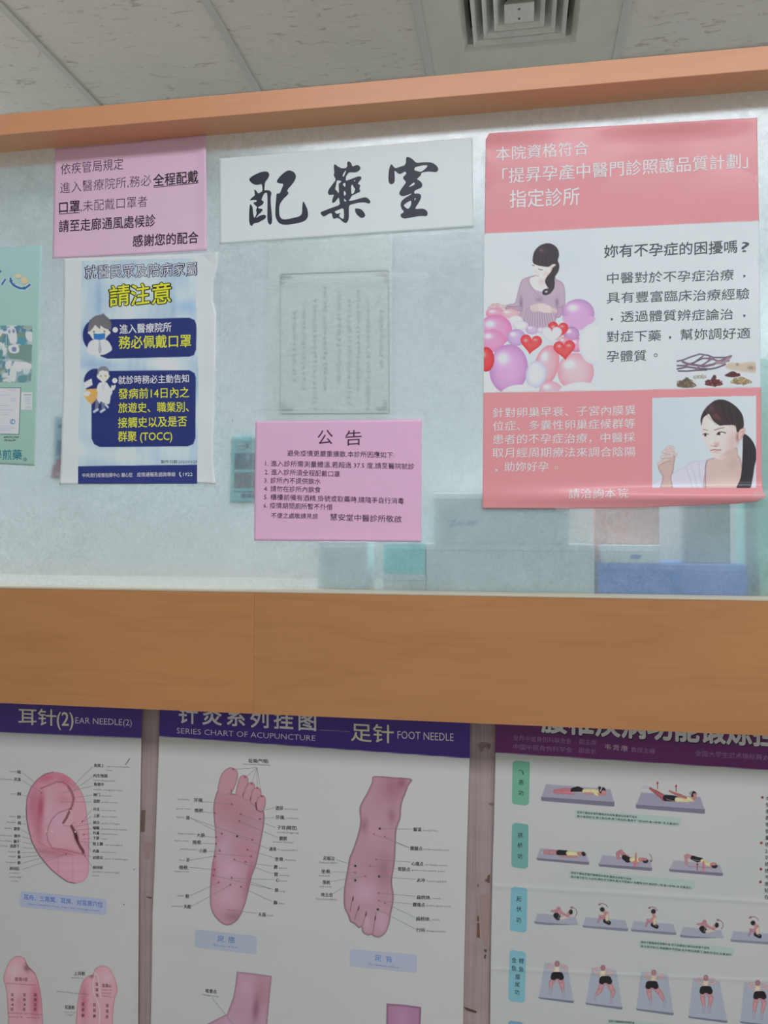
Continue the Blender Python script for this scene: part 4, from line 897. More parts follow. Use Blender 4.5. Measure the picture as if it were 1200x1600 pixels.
for i, (x, y0_, y1_, dkk) in enumerate(((596, 485, 580, 1), (575, 470, 640, 0), (560, 455, 610, 0), (546, 470, 635, 0), (530, 460, 600, 0), (508, 448, 610, 2), (492, 470, 640, 0), (475, 480, 610, 0), (460, 490, 600, 0))):
    y = y0_
    while y < y1_:
        smudge(I, x, y, 6.5, 6.5, ((120, 142, 138), (90, 112, 112), (76, 96, 110))[dkk]); y += 8
I.done('printed_text', T)

# ---- card with two photographs beside the pink announcement, behind the glass
T = thing('business_card_sheet', 'small teal leaflet with two pictures beside the left edge of the pink announcement', 'leaflet', on(385, 735, YC))
sheet('paper_sheet', [(362, 680), (359, 786)], [(430, 679), (430, 785)], [(362, 680), (430, 679)], [(359, 786), (430, 785)], surf_f, K_UP, lambda u, v, x, y: np.array((148, 190, 196.)), T, mat=thin_paper())
Cv = Canvas(359, 678, 402, 794, 0.8, (148, 190, 196))
p = lambda q: S(q, 340, 650, 10.67)
Cv.poly(p([(285, 618), (700, 618), (700, 888), (285, 888)]), (96, 128, 150), smooth=False); Cv.blob(*p([(380, 800)])[0], 10, 8, (92, 118, 122), 0.8); Cv.blob(*p([(500, 690)])[0], 3, 5, (190, 205, 220), 0.8); Cv.blob(*p([(330, 660)])[0], 8, 4, (88, 132, 176), 0.7); Cv.blob(*p([(400, 745)])[0], 3, 1.5, (160, 176, 180), 0.8)
Cv.poly(p([(280, 938), (700, 938), (700, 1205), (275, 1205)]), (120, 124, 136), smooth=False); Cv.blob(*p([(490, 1010)])[0], 4, 2, (80, 90, 100), 0.8); Cv.blob(*p([(400, 1130)])[0], 9, 5, (140, 130, 136), 0.8); Cv.blob(*p([(540, 990)])[0], 4, 1.4, (180, 200, 205), .8)
Cv.poly(p([(275, 1255), (700, 1255), (700, 1272), (275, 1272)]), (50, 88, 112), smooth=False); Cv.poly(p([(395, 1298), (480, 1298), (480, 1366), (395, 1366)]), (64, 92, 140), smooth=False); Cv.poly(p([(498, 1298), (700, 1298), (700, 1366), (498, 1366)]), (64, 92, 140), smooth=False)
Cv.poly(p([(330, 470), (560, 470), (560, 560), (330, 560)]), (176, 200, 204), smooth=False)
Cv.poly(p([(470, 455), (520, 455), (520, 540), (470, 540)]), (80, 110, 120), smooth=False)
Cv.mesh('printed_picture', surf_f, K_UP, T)
I = Ink(surf_f, K_UP)
for k_ in range(4): smudge(I, 374 + k_ * 3, 696.4, 2.6, 3.2, (60, 80, 90))
for k_ in range(3): smudge(I, 376 + k_ * 3.4, 702, 2.4, 2.6, (60, 80, 90))
I.line([(366, 690.5), (396, 690)], 1.0, (90, 130, 134)); 
for k_ in range(9): smudge(I, 367 + k_ * 3.6, 785.3, 3, 3, (150, 110, 108))
I.done('printed_text', T)

# ---- card behind the epidemic notice
T = thing('leaflet', 'small blue and red leaflet peeking out left of the epidemic prevention notice', 'leaflet', on(95, 700, YC))
sheet('paper_sheet', [(86, 650), (84, 748)], [(130, 650), (130, 748)], [(86, 650), (130, 650)], [(84, 748), (130, 748)], surf_f, K_UP, lambda u, v, x, y: np.array((152, 178, 190.)), T, mat=thin_paper())
Cv = Canvas(80, 640, 104, 756, 0.8, (152, 178, 190)); p = lambda q: S(q, 0, 600, 10)
Cv.poly(p([(895, 880), (1040, 880), (1040, 1125), (890, 1125)]), (90, 122, 160), smooth=False); Cv.poly(p([(885, 1170), (1040, 1170), (1040, 1480), (805, 1465), (830, 1265), (885, 1265)]), (180, 108, 126), smooth=False)
Cv.poly(p([(920, 635), (1040, 635), (1040, 685), (915, 685)]), (110, 80, 120), smooth=False); Cv.blob(*p([(900, 1410)])[0], 4, 3, (200, 200, 215), 0.9); Cv.poly(p([(865, 515), (1040, 515), (1040, 545), (865, 545)]), (130, 156, 168), smooth=False)
Cv.mesh('printed_picture', surf_f, K_UP, T)

# ---- green clinic poster at the left end, stuck on the inner face of the glass
surf_g = lambda x, y: YS - 0.0008 + 0 * x
T = thing('poster', 'pale green clinic poster with photo mosaic cut off at the left edge of the view', 'poster', on(20, 560, YS))
sheet('poster_sheet', [(-250, 398), (-250, 712)], [(65.5, 383), (60, 560), (54, 728)], [(-250, 400), (65.5, 383)], [(-250, 722), (54, 728)], surf_g, K_UP,
      lambda u, v, x, y: np.array((160, 200, 200.)) * (1 - v[:, None]) + np.array((146, 184, 172.)) * v[:, None], T, coat=0.1)
Cv = Canvas(-100, 505, 52, 600, 0.9, (140, 170, 178)); Cv.full(); R = random.Random(8)
for _ in range(260):
    X_, Y_ = -100 + R.random() * 152, 505 + R.random() * 95; cc_ = R.choice([(200, 214, 222), (186, 204, 210), (96, 144, 152), (88, 130, 158), (150, 170, 160), (214, 220, 226), (116, 146, 140), (170, 190, 205)])
    w_, h_ = 2 + R.random() * 5, 2 + R.random() * 5; Cv.poly([(X_ - w_, Y_ - h_ * R.random()), (X_ + w_, Y_ - h_), (X_ + w_ * R.random(), Y_ + h_), (X_ - w_, Y_ + h_)], cc_, feather=1.4)
p = lambda q: S(q, 0, 400, 4.7)
Cv.line(p([(50, 520), (40, 760), (70, 930)]), 0.8, (190, 210, 214)); Cv.line([(-100, 537), (10, 540), (51, 541)], 0.8, (190, 210, 214)); Cv.line([(-100, 565), (8, 562), (51, 563)], 0.8, (190, 210, 214))
Cv.poly(p([(60, 640), (100, 660), (235, 655), (235, 770), (140, 760), (60, 740)]), (112, 146, 142), feather=1.5); Cv.poly(p([(65, 660), (130, 655), (140, 700), (110, 715), (70, 705)]), (206, 214, 226)); Cv.poly(p([(90, 670), (118, 672), (116, 700), (90, 700)]), (120, 134, 176)); Cv.poly(p([(55, 530), (110, 530), (125, 630), (80, 640), (60, 590)]), (206, 218, 226)); Cv.ball(*p([(68, 555)])[0], 2, 3, (130, 156, 176)); Cv.ball(*p([(100, 552)])[0], 2, 3, (120, 140, 156)); Cv.poly(p([(135, 600), (190, 610), (180, 655), (130, 640)]), (86, 148, 168)); Cv.poly(p([(190, 560), (236, 560), (236, 625), (195, 610)]), (198, 212, 218)); Cv.poly(p([(110, 775), (225, 790), (225, 830), (110, 820)]), (204, 212, 216)); Cv.poly(p([(80, 810), (120, 820), (110, 920), (70, 900)]), (196, 214, 208))
Cv.mesh('photo_mosaic', surf_g, K_UP, T, clip=lambda X, Y: (X < 51 - (Y - 509) * 0.02) & (Y > 508) & (Y < 598.5))
I = Ink(surf_g, K_UP)
# heart-like brush character with two little stones, clipped letters at the edge
for w_, col, lf in ((6.0, (206, 222, 222), 0.0003), (3.2, (56, 118, 172), 0.0005)):
    I.line(p([(0, 118), (8, 108)]), w_, col, lift=lf); I.line(p([(14, 210), (40, 168)]), w_, col, lift=lf)
    I.line(p([(78, 160), (76, 185), (100, 215), (140, 235), (180, 240), (222, 208)]), w_ * 1.1, col, lift=lf)
I.poly(p([(105, 145), (130, 128), (155, 135), (160, 150), (135, 165), (112, 160)]), (206, 200, 172), lift=0.0006); I.poly(p([(150, 180), (160, 155), (195, 160), (215, 185), (190, 205), (160, 200)]), (208, 192, 158), lift=0.0006)
I.poly(p([(-400, 965), (155, 965), (142, 1312), (-400, 1300)]), (84, 120, 124), lift=0.0002); I.poly(p([(-400, 970), (150, 970), (137, 1307), (-400, 1295)]), (200, 206, 220), lift=0.0004); I.poly(p([(156, 1000), (238, 1000), (236, 1130), (152, 1130)]), (198, 212, 220), lift=0.0003)
for j, (y_, x0_, x1_) in enumerate(((985, 60, 120), (1020, 0, 70), (1045, 75, 118), (1062, 75, 118), (1098, 0, 60), (1130, 0, 90), (1165, 10, 60), (1250, 0, 100), (1265, 0, 110), (1280, 0, 80))): I.line(p([(x0_, y_), (x1_, y_)]), 0.7, (160, 184, 196), lift=0.0005)
for k_ in range(6): smudge(I, *p([(180 + k_ * 9, 1018)])[0], 1.7, 2.2, (80, 100, 116), 0.0005)
for y_ in (1040, 1055, 1070, 1085, 1108, 1118): I.line(p([(185, y_), (228, y_)]), 0.6, (150, 170, 184), lift=0.0005)
ringc = [(p([(93, 1217)])[0][0] + 3.6 * math.cos(k_ * .524), p([(93, 1217)])[0][1] + 3.6 * math.sin(k_ * .524)) for k_ in range(12)]; I.line(ringc, 1.3, (104, 144, 190), closed=True, lift=0.0005); I.line([ringc[4], ringc[9]], 1.2, (104, 144, 190), lift=0.0005)
for k_ in range(8): smudge(I, 7 + k_ * 3, 682.8, 2.5, 3.2, (64, 96, 100), 0.0005)
for k_ in range(6): smudge(I, 8 + k_ * 3, 687.8, 2.5, 3.2, (64, 96, 100), 0.0005)
I.text('學煎藥', -12, 711, 34, 710.5, 15, (44, 122, 142), 0.01); I.text('。', 36.5, 713.5, 41.5, 713.5, 14, (60, 130, 140), 0.02)
I.done('printed_text', T)
# black specks and scratches on the glass
sp = Ink(plane_surf(G - 0.0004), K_UP)
for x, y, L2, an in ((124, 848, 5, 1.1), (128, 855, 3, 1.0), (355, 659, 3, .3), (364, 655, 4, 1.9), (374, 672, 3, 1.2), (354, 511, 3, 1.4), (695, 547, 4, .4), (739, 668, 4, 1.5), (690, 497, 3, .5), (550, 388, 2, 0), (770, 806, 6, .7)):
    sp.line([(x, y), (x + L2 * math.cos(an), y + L2 * math.sin(an))], 0.9, (120, 138, 136))
o = sp.done('scratch_mark', None); o['kind'] = 'structure'; o.name = 'window_1_marks'
# ================================================================== CHARTS ON THE LOWER WALL
YL = YW - 0.004
def cheader(split, head, body):
    def f(u, v, x, y):
        w_ = np.clip((y - split(x)) / 1.0 + 0.5, 0, 1)[:, None]
        return np.array(head, float) * (1 - w_) + (np.array(body, float) + noise2(x, y, 41, 260)[:, None] * np.array((3, 2, 1))) * w_
    return f
PAPER = (171, 172, 168)
en = (110, 112, 112); zh = (40, 42, 44); ln = (118, 124, 124)
# ---------------- ear chart
sf1 = lambda x, y: YL - 0.0015 * (0.5 + 0.5 * np.sin(y / 60.0 + 1)) * np.exp(-((x - 220) / 10.0) ** 2) - 0.0008
T = thing('wall_chart', 'ear acupuncture chart with purple header, leftmost of the three wall charts', 'wall chart', on(100, 1350, YL), 'acupuncture and exercise charts on the wall')
sheet('chart_sheet', [(-160, 1070), (-160, 1700)], [(221.8, 1090), (220.5, 1180), (218, 1310), (217.3, 1340), (216.2, 1500), (215, 1700)], [(-160, 1070), (221.8, 1090)], [(-160, 1690), (215, 1700)], sf1, K_LOW,
      cheader(lambda x: 1143.8 + x * 0.0435, (62, 38, 116), PAPER), T, step=1.6, rough=0.38, coat=0.15)
I = Ink(sf1, K_LOW)
I.text('耳针', 29, 1119.5, 88, 1122, 24.5, (190, 192, 172), 0.012); I.text('(2)', 89, 1123, 114.6, 1124, 21, (190, 192, 172), 0.012, latin=True)
I.text('EAR NEEDLE(2)', 117.7, 1125.4, 206, 1129, 9.6, (186, 184, 196), 0.0, latin=True)
rl = [(147, 1196, 162.5, '角窝上', 166, 1197.2, 203, 'superior triangular'), (146, 1212, 168, '内生殖器', 0, 0, 0, ''), (146.7, 1225.5, 162, '角窝中', 0, 0, 0, ''), (145.8, 1242, 156.3, '神门', 158.8, 1243, 175, 'shenmen'),
      (146, 1251.8, 156.3, '盆腔', 158.8, 1253, 183.3, 'pelvic cavity'), (146, 1264.5, 155.5, '外耳', 158, 1265.5, 181.7, 'external ear'), (146, 1274.6, 155.5, '上屏', 158, 1275.5, 183, 'upper tragus'), (145.5, 1285.2, 155.5, '屏尖', 158, 1286.2, 187, 'apex of tragus'),
      (145.3, 1293.7, 155.5, '咽喉', 158, 1295, 198.7, 'pharynx and larynx'), (145.3, 1301.7, 155.3, '外鼻', 158, 1302.7, 183.5, 'external nose'), (145.3, 1309.3, 155, '下屏', 158, 1310.3, 168, 'lower'), (145.2, 1318.4, 161, '肾上腺', 164, 1319.8, 191, 'adrenal gland'),
      (145.2, 1329.8, 155, '内鼻', 158, 1331, 182, 'internal nose'), (145, 1340, 160.8, '对屏尖', 163.5, 1341.5, 200, 'apex of antitragus'), (145, 1355.4, 160.5, '屏间前', 0, 0, 0, '')]
for x, y, xx, t, ex, ey, exx, et in rl:
    I.text(t, x, y, xx, y + .3, 5.2, zh, 0.02, res=1)
    if et: I.text(et, ex, ey, exx, ey + (exx - ex) * .035, 2.4, en, 0.0, latin=True, res=1)
for t, x, y, xx in (('fossa', 166, 1203.2, 175), ('internal genitals', 146, 1218.7, 180), ('middle triangular fossa', 146, 1233.3, 191), ('anterior intertragal', 144.5, 1361.7, 186), ('notch', 144.5, 1367.7, 154.5)): I.text(t, x, y, xx, y + (xx - x) * .04, 2.4, en, 0.0, latin=True, res=1)
ll = [(27, 1206, 33, '趾', 15.6, 1205, 26, 'heel'), (22, 1217.8, 32.5, '风溪', 0, 1216.8, 19.5, 'wind stream'), (27, 1240.4, 33, '腕', 16.5, 1240, 26, 'wrist'), (27, 1276.5, 32.5, '肘', 14.5, 1275.3, 25, 'elbow'), (27.7, 1285.8, 32.5, '肩', 10.5, 1284.3, 25, 'shoulder'),
      (21.5, 1295, 31, '锁骨', 6, 1293.6, 18.5, 'clavicle'), (22, 1306.2, 31.5, '缘中', -6, 1304.5, 18.5, 'central rim'), (21.5, 1314.6, 30.5, '脑干', -8, 1312.8, 18.5, 'brain stem'), (16, 1322, 30, '皮质下', -12, 1320.5, 12, 'subcortex'), (27.5, 1331.5, 31.5, '枕', 12.5, 1330.3, 24.5, 'occiput'),
      (27.5, 1339, 32, '颞', 14, 1337.6, 24.7, 'temple'), (27.5, 1348, 32, '额', 9.5, 1346.8, 24, 'forehead'), (15, 1357, 30, '屏间后', 15, 1363.5, 30.5, 'posterior')]
for x, y, xx, t, ex, ey, exx, et in ll:
    I.text(t, x, y, xx, y + .3, 5.2, zh, 0.02, res=1); I.text(et, ex, ey, exx, ey + (exx - ex) * .05, 2.4, en, 0.0, latin=True, res=1)
I.text('intertragal', 14, 1369.5, 33, 1370.4, 2.4, en, latin=True, res=1); I.text('notch', 18, 1376, 28, 1376.5, 2.4, en, latin=True, res=1)
I.rrect([(32, 1392), (167, 1404.5), (166, 1430), (31, 1417)], 4, (152, 159, 178))
I.text('耳舟、三角窝、耳屏、对耳屏穴位', 37, 1401.5, 160.5, 1413.8, 8.4, (70, 96, 160), 0.006, res=1)
I.text('scapha, triangular fossa, tragus and antitragus points', 41.5, 1411.6, 156, 1423, 2.6, (96, 104, 140), latin=True, res=1)
I.line([(196, 1195), (200, 1189), (203, 1185)], 1.2, (92, 88, 86)); I.disc(209.5, 1358.5, 1.2, (120, 118, 112)); I.disc(193.5, 1413, 1.0, (80, 78, 76))
I.done('printed_text', T)
Cv = Canvas(38, 1203, 142, 1384, 0.7, PAPER)
p = lambda q: S(q, 20, 1190, 7.62)
earo = [(160, 560), (170, 430), (215, 310), (290, 215), (380, 150), (480, 125), (570, 135), (660, 180), (740, 250), (800, 330), (840, 410), (870, 520), (885, 650), (905, 800), (910, 950), (905, 1150), (905, 1290), (880, 1380), (820, 1435), (740, 1450), (650, 1430), (560, 1370), (460, 1290), (370, 1190), (290, 1080), (225, 950), (185, 800), (165, 680)]
Cv.poly(p(earo), (184, 136, 148), rim=(168, 108, 124), rimw=3)
B = lambda x, y, rx, ry, c, a=.6, r=0.0: Cv.blob(*p([(x, y)])[0], rx / 7.62, ry / 7.62, c, a, r)
B(450, 190, 260, 70, (168, 82, 104), .75); B(240, 480, 70, 230, (164, 92, 112), .7, 0.1); B(330, 560, 45, 190, (152, 64, 84), .85, 0.08); B(300, 800, 60, 200, (162, 96, 112), .6, -0.15); B(640, 240, 150, 50, (170, 96, 112), .6, 0.6)
B(480, 330, 60, 200, (178, 132, 142), .8, 0.25); B(420, 560, 40, 180, (184, 148, 158), .8, 0.12); B(440, 430, 30, 120, (176, 142, 146), .7, 0.3); B(620, 430, 90, 80, (168, 112, 120), .7); B(650, 390, 60, 50, (186, 140, 144), .7)
B(560, 720, 110, 130, (182, 148, 166), .8, 0.4); B(600, 900, 120, 130, (188, 146, 154), .8); B(780, 500, 70, 150, (190, 140, 146), .7); B(820, 800, 60, 180, (194, 144, 154), .6); B(680, 700, 45, 90, (186, 144, 148), .8, 0.6)
B(450, 1080, 200, 45, (158, 96, 110), .7, 0.15); B(640, 1080, 150, 40, (164, 100, 112), .6, 0.1); B(700, 1250, 190, 130, (192, 140, 156), .8); B(800, 1370, 90, 60, (190, 148, 158), .6)
LN = lambda q, w_, c, a=.8: Cv.line(p(q), w_, c, a, 1.2, True)
LN([(330, 320), (430, 280), (520, 240), (600, 245), (660, 290), (700, 360), (725, 430), (710, 520), (680, 570)], 2.0, (120, 60, 76), .55); LN([(660, 300), (705, 370), (725, 440), (705, 530)], 4.2, (126, 62, 74), .45)
LN([(690, 555), (620, 580), (540, 610), (470, 680), (430, 760), (405, 860), (420, 950), (470, 1030), (540, 1040)], 1.3, (140, 82, 96), .8)
LN([(690, 560), (660, 620), (640, 670), (600, 730)], 3.4, (104, 62, 60), .85); LN([(600, 760), (680, 770), (740, 720)], 1.0, (150, 100, 104), .7)
LN([(700, 770), (730, 830), (755, 900), (770, 950), (800, 1010), (835, 1060), (840, 1085)], 4.4, (92, 44, 54), .85); B(755, 890, 22, 60, (48, 24, 30), .9, -0.2)
LN([(540, 1040), (620, 1050), (740, 1080), (850, 1110)], 1.4, (140, 76, 92), .8); LN([(300, 960), (420, 1020), (540, 1060), (700, 1110)], 1.0, (150, 84, 100), .6); LN([(320, 1170), (500, 1130), (640, 1100)], .8, (140, 84, 100), .6)
LN([(540, 1080), (535, 1330)], .6, (150, 98, 116), .6); LN([(715, 1100), (715, 1420)], .6, (150, 98, 116), .6); LN([(460, 1210), (900, 1210)], .6, (160, 108, 124), .5); LN([(500, 1300), (890, 1320)], .6, (160, 108, 124), .4)
Cv.line(p(earo[:1] + earo[:0:-1][:9]), 1.5, (96, 72, 82), .9, 1.2); Cv.line(p(earo[:6]), 1.3, (110, 74, 88), .8, 1.2)
for q in ((685, 582), (742, 835), (402, 826), (468, 828)): Cv.ball(*p([q])[0], 1.1, 1.4, (210, 190, 160))
for q in ((828, 712), (845, 868), (635, 1103), (860, 1125), (340, 372)): Cv.ball(*p([q])[0], 1.2, 1.2, (140, 50, 70))
LG = lambda q, c=(130, 104, 112): Cv.line(p(q), .6, c, .7, 1.0)
Cv.mesh('ear_drawing', sf1, K_LOW, T, rough=0.4)
I = Ink(sf1, K_LOW)
for a, b in (((115, 130), (255, 240)), ((120, 225), (345, 370)), ((110, 398), (300, 440)), ((115, 665), (165, 645)), ((110, 735), (200, 755)), ((110, 815), (260, 900)), ((110, 895), (240, 930)), ((110, 955), (300, 1000)), ((110, 1025), (330, 1040)), ((110, 1085), (400, 1075)), ((110, 1140), (330, 1115)), ((110, 1212), (420, 1120)), ((110, 1285), (640, 1103)),
             ((950, 60), (700, 310)), ((950, 180), (680, 370)), ((950, 290), (600, 370)), ((945, 400), (720, 430)), ((940, 480), (560, 480)), ((940, 575), (828, 712)), ((940, 650), (790, 745)), ((935, 735), (720, 780)), ((935, 800), (770, 815)), ((935, 860), (845, 868)), ((935, 912), (830, 925)), ((935, 965), (800, 950)), ((935, 1060), (850, 960)), ((935, 1135), (840, 1100)), ((945, 1255), (860, 1125))):
    I.line(p([a, b]), .55, ln)
I.done('pointer_lines', T)
# two ears seen from behind, at the bottom
Cv = Canvas(3, 1490, 70, 1660, 0.8, PAPER)
p = lambda q: S(q, 0, 1340, 4.8)
e1 = [(25, 910), (45, 830), (80, 765), (130, 737), (180, 752), (205, 800), (225, 828), (265, 870), (295, 960), (315, 1100), (322, 1300), (300, 1500), (80, 1500), (60, 1200), (45, 990)]
Cv.poly(p(e1), (190, 144, 150), rim=(150, 108, 118), rimw=3); Bq = lambda x, y, rx, ry, c, a=.6, r=0.0: Cv.blob(*p([(x, y)])[0], rx / 4.8, ry / 4.8, c, a, r)
Bq(110, 850, 50, 70, (198, 168, 168), .8); Bq(265, 1080, 35, 130, (166, 86, 108), .8); Bq(150, 1050, 30, 120, (170, 104, 120), .5); Bq(200, 830, 20, 30, (110, 80, 88), .8, -.5); Bq(120, 1000, 60, 60, (196, 160, 162), .7); Cv.line(p([(190, 790), (215, 830), (262, 868)]), 1.2, (110, 80, 88), .8, 1, True)
Cv.mesh('ear_drawing', sf1, K_LOW, T, rough=0.4)
Cv = Canvas(115, 1505, 188, 1660, 0.8, PAPER)
Cv.poly(p([(565, 1500), (572, 1200), (582, 1080), (608, 960), (645, 898), (695, 875), (715, 830), (770, 810), (825, 835), (860, 900), (882, 990), (862, 1060), (845, 1200), (835, 1500)]), (192, 144, 152), rim=(160, 112, 122), rimw=3)
Bq(630, 1080, 30, 140, (164, 90, 110), .7); Bq(800, 900, 50, 60, (206, 166, 172), .7); Bq(700, 1050, 40, 150, (190, 146, 152), .6); Bq(690, 890, 20, 15, (120, 84, 92), .7)
Cv.line(p([(700, 940), (712, 860), (735, 890), (748, 980), (755, 1050)]), .8, (220, 200, 204), .9); Cv.line(p([(695, 950), (705, 1020), (730, 1070), (750, 1150), (745, 1250)]), .8, (220, 200, 204), .9)
Cv.mesh('ear_drawing', sf1, K_LOW, T, rough=0.4)
I = Ink(sf1, K_LOW)
dk2 = (70, 44, 50)
I.text('耳背1区', 23, 1530, 43.7, 1530.6, 5.6, dk2, .01, res=1); I.text('posterior auricle zone 1', 11, 1536, 56, 1539, 2.4, (130, 90, 98), latin=True, res=1)
for x, s4 in ((92, '耳背4区'), (183, '耳背3区'), (265, '耳背2区')):
    for k, ch in enumerate(s4): X_, Y_ = p([(x, 1030 + k * 36)])[0]; I.text(ch, X_ - 2.2, Y_, X_ + 2.2, Y_, 4.8, dk2, .015, res=1)
I.text('posterior auricle zone', 13, 1582, 66, 1585, 2.4, (130, 90, 98), latin=True, res=1); I.text('zone 4   zone 3', 14, 1588.5, 62, 1590, 2.4, (130, 90, 98), latin=True, res=1)
I.text('上耳根', 115.6, 1520.8, 132.7, 1521.4, 6, zh, .015, res=1); I.text('upper ear root', 112, 1527, 131, 1528.3, 2.4, en, latin=True, res=1); I.text('groove of posterior surface', 89, 1548.5, 139, 1553.5, 2.4, en, latin=True, res=1)
I.text('耳迷根', 101, 1573.8, 116.5, 1574.4, 6, zh, .015, res=1); I.text('root of ear', 99, 1580.5, 119, 1582, 2.4, en, latin=True, res=1); I.text('vagus', 105, 1585, 115, 1586, 2.4, en, latin=True, res=1)
for k, ch in enumerate('耳背沟'): I.text(ch, 149.3, 1538 + k * 8.6, 153.5, 1538.2 + k * 8.6, 5, dk2, .015, res=1)
I.text('耳背心', 159.5, 1540, 174.5, 1540.6, 5.4, dk2, .015, res=1)
for j, t in enumerate(('heart of', 'posterior', 'surface')): I.text(t, 160, 1546 + j * 5, 174, 1547 + j * 5, 2.3, (130, 90, 98), latin=True, res=1)
for x, s3 in ((622, '耳背肺'), (708, '耳背脾'), (804, '耳背肝')):
    for k, ch in enumerate(s3): X_, Y_ = p([(x, 1100 + (x - 622) * .06 + k * 42)])[0]; I.text(ch, X_ - 2.2, Y_, X_ + 2.2, Y_, 5.2, dk2, .015, res=1)
I.done('printed_text', T)

# ---------------- foot chart
sf2 = lambda x, y: YL - 0.0008 - 0.0012 * np.exp(-((y - 1450) / 22.0) ** 2) * np.clip((600 - x) / 300, 0, 1) - 0.001 * np.exp(-((x - 240) / 8.0) ** 2) * (0.5 + 0.5 * np.sin(y / 45.0))
T = thing('wall_chart', 'foot acupuncture chart with purple header and two large feet, middle of the three wall charts', 'wall chart', on(490, 1350, YL), 'acupuncture and exercise charts on the wall')
sheet('chart_sheet', [(250, 1085), (248.7, 1150), (245, 1250), (241.4, 1350), (238, 1430), (235.4, 1600), (234, 1700)], [(734.8, 1105), (734, 1180), (731.5, 1260), (729, 1345), (725, 1520), (723.75, 1600), (722, 1700)], [(250, 1085), (734.8, 1105)], [(234, 1700), (722, 1715)], sf2, K_LOW,
      cheader(lambda x: 1150.4 + (x - 249.4) * 0.0715, (62, 38, 118), PAPER), T, step=1.6, rough=0.38, coat=0.15)
I = Ink(sf2, K_LOW)
I.text('针灸系列挂图', 279, 1115, 493.5, 1127.5, 29, (196, 198, 200), 0.022, sp=1.32)
# serif capitals
def serif(t, x0, y0, x1, y1, cap_, col):
    I.text(t, x0, y0, x1, y1, cap_, col, -0.004, latin=True)
    co, _ = glyphs(t, -0.004, 1.0, 2); a, b = co[:, 0].min(), co[:, 0].max()
serif('SERIES CHART OF ACUPUNCTURE', 276, 1141.5, 492.7, 1153.5, 8.6, (182, 180, 192))
for i, ch in enumerate('SERIES CHART OF ACUPUNCTURE'): pass
I.line([(499, 1140.5), (546, 1143)], .7, (140, 130, 150))
I.text('足针', 548.7, 1144, 615, 1147.8, 27, (200, 196, 162), 0.012); I.text('FOOT NEEDLE', 621, 1148, 708.7, 1152, 12, (190, 188, 200), 0.0, latin=True)
Z = lambda t, x0, y0, x1, h=6.2: I.text(t, x0, y0, x1, y0 + (x1 - x0) * .03, h, zh, .015, res=1)
Ee = lambda t, x0, y0, x1, k=.04: I.text(t, x0, y0, x1, y0 + (x1 - x0) * k, 2.7, en, 0.0, latin=True, res=1)
Z('趾端(气喘)', 388.5, 1188.5, 419.5); Ee('toe terminal(asthma)', 380, 1193.5, 422.5)
for t, x0, y, x1, e_, a, b, ey in (('牙痛,', 302.5, 1250, 318, 'toothache,', 277, 296.5, 1248.5), ('癌根,', 304, 1266.3, 318.7, 'cancer root,', 274.5, 298, 1263), ('肾', 291, 1278, 296.5, 'kidney', 276, 288, 1276.5), ('大肠', 307.5, 1305, 320, 'large intestine', 278, 305.5, 1302), ('癌根,', 301, 1316, 315.5, 'cancer root,', 272, 295, 1313),
                               ('小肠', 311, 1329.3, 323, 'small intestine', 281, 309, 1326.3), ('肝', 291.5, 1344, 296.3, 'liver', 280, 289.5, 1343.5), ('癌根,', 280, 1355.3, 294.5, '', 0, 0, 0), ('眼', 290, 1400.5, 295.3, 'shank', 277, 287, 1399), ('失眠', 287.5, 1416.7, 298.5, 'insomnia', 268, 285, 1415.3)):
    Z(t, x0, y, x1)
    if e_: Ee(e_, a, ey, b)
Ee('cancer root,', 272.5, 1361, 296)
for t, x0, y, x1, e_, a, b in (('遗尿', 430.5, 1262.5, 442.5, 'urorrheria', 444.5, 465.5), ('牙痛,', 430.5, 1277, 445.5, 'toothache,', 447, 467), ('子宫(精宫)', 433, 1293, 464, '', 0, 0), ('膀胱', 436.5, 1310, 448.5, '', 0, 0), ('涌泉', 420.5, 1326.5, 432, 'Yongquan(KI1)', 433.5, 465.5), ('坐骨,', 429.5, 1342.3, 444, 'behind,', 446, 462.5),
                             ('脾', 428, 1354.8, 433.7, 'spleen', 435.5, 448.5), ('胃', 428.5, 1366.3, 434, 'stomach', 435.5, 452), ('心', 431, 1375, 436.5, 'heart', 438.5, 449), ('肺', 429.5, 1391, 435, 'lung', 436.7, 445.5), ('胸', 427.5, 1410.3, 433, 'chest', 434.7, 444.5), ('头面', 404, 1429, 415.3, 'head', 417, 426.5)):
    Z(t, x0, y, x1)
    if e_: Ee(e_, a, y + 1, b)
Ee('womb(jinggong)', 433, 1300, 467); Ee('urinary bladder', 426, 1315, 458.5)
for q in ([(395.5, 1192), (407, 1199)], ):
    pass
